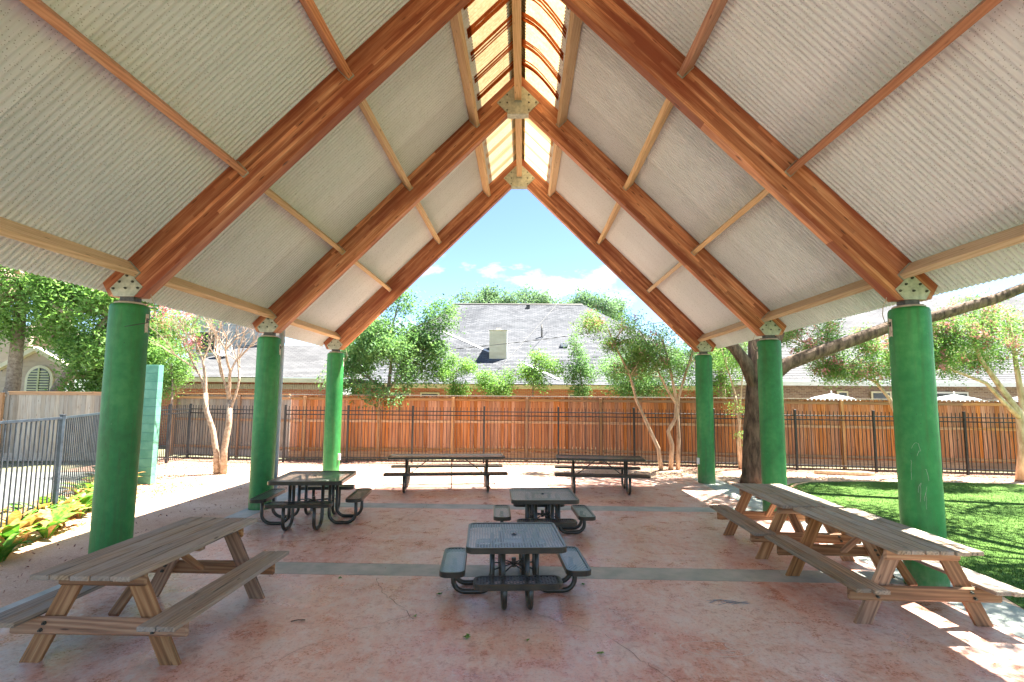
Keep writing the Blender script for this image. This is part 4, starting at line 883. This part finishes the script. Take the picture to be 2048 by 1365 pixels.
put('corner_trim',MB().box(x1-.01,x1+.03,cy-.02,cy+1.0,4.32,6.0).mesh('corner_trim','trim_white'),ch); put('chimney_cap',MB().box(x0-.04,x1+.04,cy-.04,cy+1.04,6.02,6.06).box((x0+x1)/2-.12,(x0+x1)/2+.12,cy+.4,cy+.6,6.06,6.22).mesh('chimney_cap','trim_cream'),ch)
v=onroof(1.25,5.9); put('vent_pipe',MB().tube([v,(v[0],v[1],v[2]+.75)],.045,10).mesh('vent_pipe','dark_steel',True),A)
v=onroof(.45,8.2); put('vent_cap',MB().box(v[0]-.12,v[0]+.12,v[1]-.1,v[1]+.1,v[2]-.05,v[2]+.18).mesh('vent_cap','dark_steel'),A)
v=onroof(2.5,5.3); put('box_vent',MB().box(v[0]-.2,v[0]+.2,v[1]-.2,v[1]+.15,v[2]-.05,v[2]+.16).mesh('box_vent','flashing_pale'),A)
for x in (-6.2,-4.7,3.0,6.5):
    f=put('window',MB().box(x-.5,x+.5,26.04,26.09,1.2,2.55).mesh('window','trim_cream'),A); put('pane',MB().box(x-.42,x+.42,26.02,26.035,1.28,2.47).mesh('pane','dark_glass'),f)
# right house
B=thing('house','brown brick house with large pale shingle roof behind the lawn','house',(18,24,0))
ez=3.2; yE=23.2; yR=30.5; rz=8.5
roofplane((9.5,yE,ez),(32,yE-1,ez),(32,yR-1,rz),(13.6,yR,rz),'shingle_pale',B); roofplane((9.5,36,ez),(9.5,yE,ez),(13.6,yR,rz),(13.6,yR,rz),'shingle_pale',B)
wallq((10,23.8),(32,22.8),0,ez-.12,'brick_brown',B)
put('fascia',MB().box(-11.3,11.3,-.03,0,-.22,-.02).mesh('fascia','trim_white'),B,Matrix.Translation((20.75,yE-.5,ez))@Matrix.Rotation(math.atan2(-1,22.5),4,'Z'))
for x,wd,mm in ((14.9,.5,'trim_cream'),(16.6,.9,'trim_cream'),(19.6,1.6,'trim_white'),(24,1.0,'trim_white')):
    yy=23.75-(x-10)/22; f=put('window',MB().box(x-wd/2,x+wd/2,yy-.05,yy,1.7,2.75).mesh('window',mm),B); put('pane',MB().box(x-wd/2+.08,x+wd/2-.08,yy-.07,yy-.052,1.78,2.67).mesh('pane','dark_glass'),f)
c=put('chimney',MB().box(17.6,18.4,28.2,29.2,6.6,8.4).mesh('chimney','brick_red'),B); put('chimney_cap',MB().box(17.54,18.46,28.14,29.26,8.4,8.5).mesh('chimney_cap','concrete_cap'),c)
# left house (low hip roof, two storey part behind)
C_=thing('house','house with white siding and red brick band behind the bare crape myrtle','house',(-14,24,0))
ez=3.15; yE=22.6; yR=26.4; rz=5.0
roofplane((-17.2,yE,ez),(-8.0,yE,ez),(-9.9,yR,rz),(-14.6,yR,rz),'shingle_pale',C_); roofplane((-8.0,yE,ez),(-8.0,30,ez),(-9.9,yR,rz),(-9.9,yR,rz),'shingle_pale',C_); roofplane((-17.2,30,ez),(-17.2,yE,ez),(-14.6,yR,rz),(-14.6,yR,rz),'shingle_pale',C_)
wallq((-16.8,23.1),(-8.4,23.1),0,ez-.1,'brick_red',C_); put('fascia',MB().box(-17.2,-8,yE-.03,yE,ez-.22,ez-.02).mesh('fascia','trim_cream'),C_)
sc=[ (x,) for x in np.arange(-16.75,-8.45,.085)]
m=MB()
for (x,) in sc: m.box(x+.006,x+.073,23.06,23.095,2.62,2.85)
o=put('soldier_bricks',m.mesh('soldier_bricks','brick_red'),C_); o['kind']='stuff'
wallq((-17.9,26.6),(-12.9,26.6),0,6.4,'siding_white',C_,'upper_wall')
for k in range(14): put('siding_board',MB().box(-17.9,-12.9,26.555,26.585,4.0+k*.19,4.17+k*.19).mesh('siding_board','siding_white'),C_)
put('gable_wall',MB().prism([(-17.9,6.4),(-12.9,6.4),(-15.4,8.3)],26.6,26.8).mesh('gable_wall','siding_white'),C_)
for s in (-1,1): M,l=frame((-15.4+s*2.75,26.5,6.2),(-15.4,26.5,8.42),(0,0,1)); put('rake_board',MB().box(-l/2,l/2,-.06,.06,-.1,.1).mesh('rake_board','trim_white'),C_,M)
f=put('window',MB().box(-17.6,-16.4,26.46,26.55,4.5,5.8).mesh('window','trim_white'),C_); put('pane',MB().box(-17.48,-16.52,26.44,26.455,4.6,5.7).mesh('pane','dark_glass'),f)
put('shutter',MB().box(-13.5,-13.15,26.50,26.55,4.5,5.8).mesh('shutter','pole_paint'),C_)
t=thing('satellite_dish','white satellite dish on the low roof behind the bare crape myrtle','dish',(-15.0,24.9,4.2))
put('dish',MB().lathe([(.02,0),(.2,.03),(.36,.11),(.42,.17),(.41,.18),(.34,.12),(.19,.045),(.01,.02)],24,Matrix.Rotation(R(62),4,'X')@Matrix.Rotation(R(10),4,'Y')).mesh('dish','trim_white',True),t,W[t]@Matrix.Translation((0,0,.35))); put('arm',MB().tube([(0,0,0),(0,0,.35)],.03,8).mesh('arm','galvanized',True),t,W[t])
# tan house
D=thing('house','tan sided house with arched louvred gable vent at far left','house',(-21.5,22,0))
gx,gy_=-21.1,21.6
put('gable_wall',MB().prism([(gx-1.75,0),(gx+1.35,0),(gx+1.35,3.45),(gx-.2,4.25),(gx-1.75,3.45)],gy_,gy_+.2).mesh('gable_wall','siding_tan'),D)
for k in range(9):
    z=2.2+k*.22; hw=1.55 if z<3.3 else max(.1,(4.25-z)*1.9); put('siding_board',MB().box(max(gx-1.74,gx-.2-hw),min(gx+1.34,gx-.2+hw),gy_-.022,gy_-.004,z,z+.19).mesh('siding_board','siding_tan'),D)
for s,xe_ in ((-1,gx-1.95),(1,gx+1.55)): M,l=frame((xe_,gy_-.12,3.36),(gx-.2,gy_-.12,4.30),(0,0,1)); put('rake_board',MB().box(-l/2,l/2,-.12,.1,-.09,.09).mesh('rake_board','trim_cream'),D,M)
ar=[(.5*math.cos(R(a)),2.95+.5*math.sin(R(a))) for a in range(0,181,15)]
fr=put('arched_vent',MB().prism([(.62*math.cos(R(a))+gx,2.95+.62*math.sin(R(a))) for a in range(0,181,12)]+[(gx-.62,2.2),(gx+.62,2.2)],gy_-.09,gy_-.03).mesh('arched_vent','trim_cream'),D)
put('vent_back',MB().prism([(x+gx,z) for x,z in ar]+[(gx-.5,2.3),(gx+.5,2.3)],gy_-.10,gy_-.092).mesh('vent_back','dark_glass'),fr)
for k in range(9):
    z=2.36+k*.115; hw=.47 if z<2.95 else math.sqrt(max(.01,.47**2-(z-2.95)**2)); put('louvre',MB().box(gx-hw,gx+hw,gy_-.125,gy_-.102,z,z+.05).mesh('louvre','shutter_green'),fr)
put('mullion',MB().box(gx-.035,gx+.035,gy_-.14,gy_-.126,2.2,3.45).mesh('mullion','shutter_green'),fr)
roofplane((gx-.2,gy_-.1,4.32),(gx+1.7,gy_-.1,3.30),(gx+2.2,gy_+5,3.6),(gx-.2,gy_+5,4.4),'shingle_grey',D); roofplane((gx-2.1,gy_-.1,3.30),(gx-.2,gy_-.1,4.32),(gx-.2,gy_+5,4.4),(gx-2.1,gy_+5,3.3),'shingle_grey',D)
put('main_wall',MB().box(-30,-22.2,gy_+.4,gy_+.6,0,5.4).mesh('main_wall','siding_tan'),D); put('back_gable',MB().prism([(-26,3),(-19.4,3),(-21.8,6.6)],gy_+1.2,gy_+1.4).mesh('back_gable','siding_tan'),D)
put('downspout',MB().tube([(gx+1.55,gy_-.2,3.35),(gx+1.3,gy_-.2,2.2),(gx+1.28,gy_-.2,.1)],.05,8).mesh('downspout','trim_white',True),D)
# parasols beyond the fence
for i,(x,y,lab) in enumerate(((12.45,20.3,'white parasol top above the fence between the two nearer right columns'),(17.0,20.0,'white parasol top above the fence just right of near right column'),(19.5,19.6,'white parasol top showing above the fence at the right edge'))):
    t=thing('parasol',lab,'parasol',(x,y,0),0,'white parasols behind the fence'); m=MB(); n=8; top=2.61
    vs=[(0,0,top)]; 
    for rr,zz in ((.6,top-.14),(1.25,top-.36),(1.25,top-.50)): vs+=[(rr*math.cos(2*math.pi*k/n),rr*math.sin(2*math.pi*k/n),zz) for k in range(n)]
    fs=[(0,1+k,1+(k+1)%n) for k in range(n)]+[(1+a*n+k,1+a*n+(k+1)%n,1+(a+1)*n+(k+1)%n,1+(a+1)*n+k) for a in (0,1) for k in range(n)]
    put('canopy',m.add(vs,fs).mesh('canopy','umbrella_white'),t,W[t]); put('pole',MB().tube([(0,0,0),(0,0,top+.02)],.025,8).mesh('pole','trim_white',True),t,W[t]); put('finial',MB().lathe([(.02,0),(.035,.04),(.01,.1)],10).mesh('finial','trim_white',True),t,W[t]@Matrix.Translation((0,0,top)))
# ---------------------------------------------------------------- leafy plants along the metal fence
def leafmesh(k,mat):
    g=random.Random(k); n=7; l=g.uniform(.48,.72); wd=g.uniform(.055,.085); a0=g.uniform(1.15,1.5); a1=g.uniform(-.5,.6); vs=[]; x=z=0.; 
    for i in range(n+1):
        t=i/n; an=a0+(a1-a0)*t; ww=wd*math.sin(math.pi*min(1,.12+t*.86))**.8*(1 if t<1 else .05)
        vs+=[(x,-ww,z+ww*.25),(x,0,z),(x,ww,z+ww*.25)]; x+=math.cos(an)*l/n; z+=math.sin(an)*l/n
    fs=[(3*i+j,3*i+j+1,3*i+j+4,3*i+j+3) for i in range(n) for j in (0,1)]; return MB().add(vs,fs).mesh('leaf',mat,True)
LM=[[leafmesh(k,m) for k in range(5)] for m in ('leaf_ginger','leaf_dry')]
g=random.Random(44); spots=[]
for k in range(34):
    t=k/33; base=ipol([(-7.1,5.6),(-7.8,8.0),(-8.4,9.4),(-9.6,11.6),(-10.55,13.3)],t*4*.999); spots.append((base.x+g.uniform(-.28,.34),base.y+g.uniform(-.2,.2)))
desc=['low','tall','ragged','broad','sparse','yellowing']
for k,(x,y) in enumerate(spots):
    dry=.2+.4*g.random(); side='in front of' if g.random()<.5 else 'behind'
    t=thing('leafy_plant','broad leaved green and orange plant at the foot of the blue grey fence','plant',(x,y,-.01),g.uniform(0,6),'broad leaved plants along the blue grey fence')
    for j in range(15):
        sc=g.uniform(.7,1.15); M=W[t]@Matrix.Rotation(j*2.4+g.uniform(-.3,.3),4,'Z')@Matrix.Translation((.02,0,0))@Matrix.Rotation(g.uniform(-.35,.2),4,'Y')@Matrix.Scale(sc,4)
        put('leaf',LM[1 if g.random()<dry else 0][g.randrange(5)],t,M)
# ---------------------------------------------------------------- fallen leaves and twigs on the floor
def fl(x,y,n,s,lab,mat='leaf_bright',seed=0):
    g=random.Random(seed+int(x*100)); m=MB()
    for k in range(n):
        a=g.uniform(0,6.28); l=s*g.uniform(.7,1.2); cx,cy=g.uniform(-s,s)*.5,g.uniform(-s,s)*.4; z=.004+g.uniform(0,.012)
        c,sn=math.cos(a),math.sin(a); P=[(-l/2,0,0),(-.1*l,-.22*l,.012),(l/2,0,.004),(-.1*l,.22*l,.010)]
        m.add([(cx+p[0]*c-p[1]*sn,cy+p[0]*sn+p[1]*c,z+p[2]) for p in P],[(0,1,2,3)])
    m.tube([(-s*.6,0,.006),(s*.3,.01,.008)],.0015,4)
    tag(put('fallen_leaf',m.mesh('fallen_leaf',mat),None,Matrix.Translation((x,y,.002))),lab,'leaf','fallen leaves on the red floor')
fl(-.38,5.16,6,.07,'largest green leaf sprig on the red floor, in front of the nearest metal table')
fl(.21,5.12,1,.06,'single small green leaf on the floor right of the largest sprig')
fl(.88,4.89,5,.055,'green leaf sprig on the floor in front and right of the nearest metal table')
fl(-.83,6.22,5,.055,'green leaf sprig on the floor left of the nearest metal table leg')
fl(-1.0,5.6,2,.05,'small green leaf at the end of the long floor crack')
fl(-2.2,6.68,4,.05,'green leaf sprig on the floor just in front of the pale strip at left')
fl(.92,6.6,4,.05,'green leaf under the right seat of the nearest metal table')
fl(-2.95,5.75,1,.035,'tiny dark curled leaf on the floor right of the left wooden table','leaf_brown')
tag(put('twig',MB().tube([(-.07,0,.008),(0,.01,.012),(.07,.0,.008)],.006,6).mesh('twig','bark_dark'),None,Matrix.Translation((-2.2,5.45,0))@Matrix.Rotation(.3,4,'Z')),'short dark twig on the floor beside the left wooden picnic table','twig')
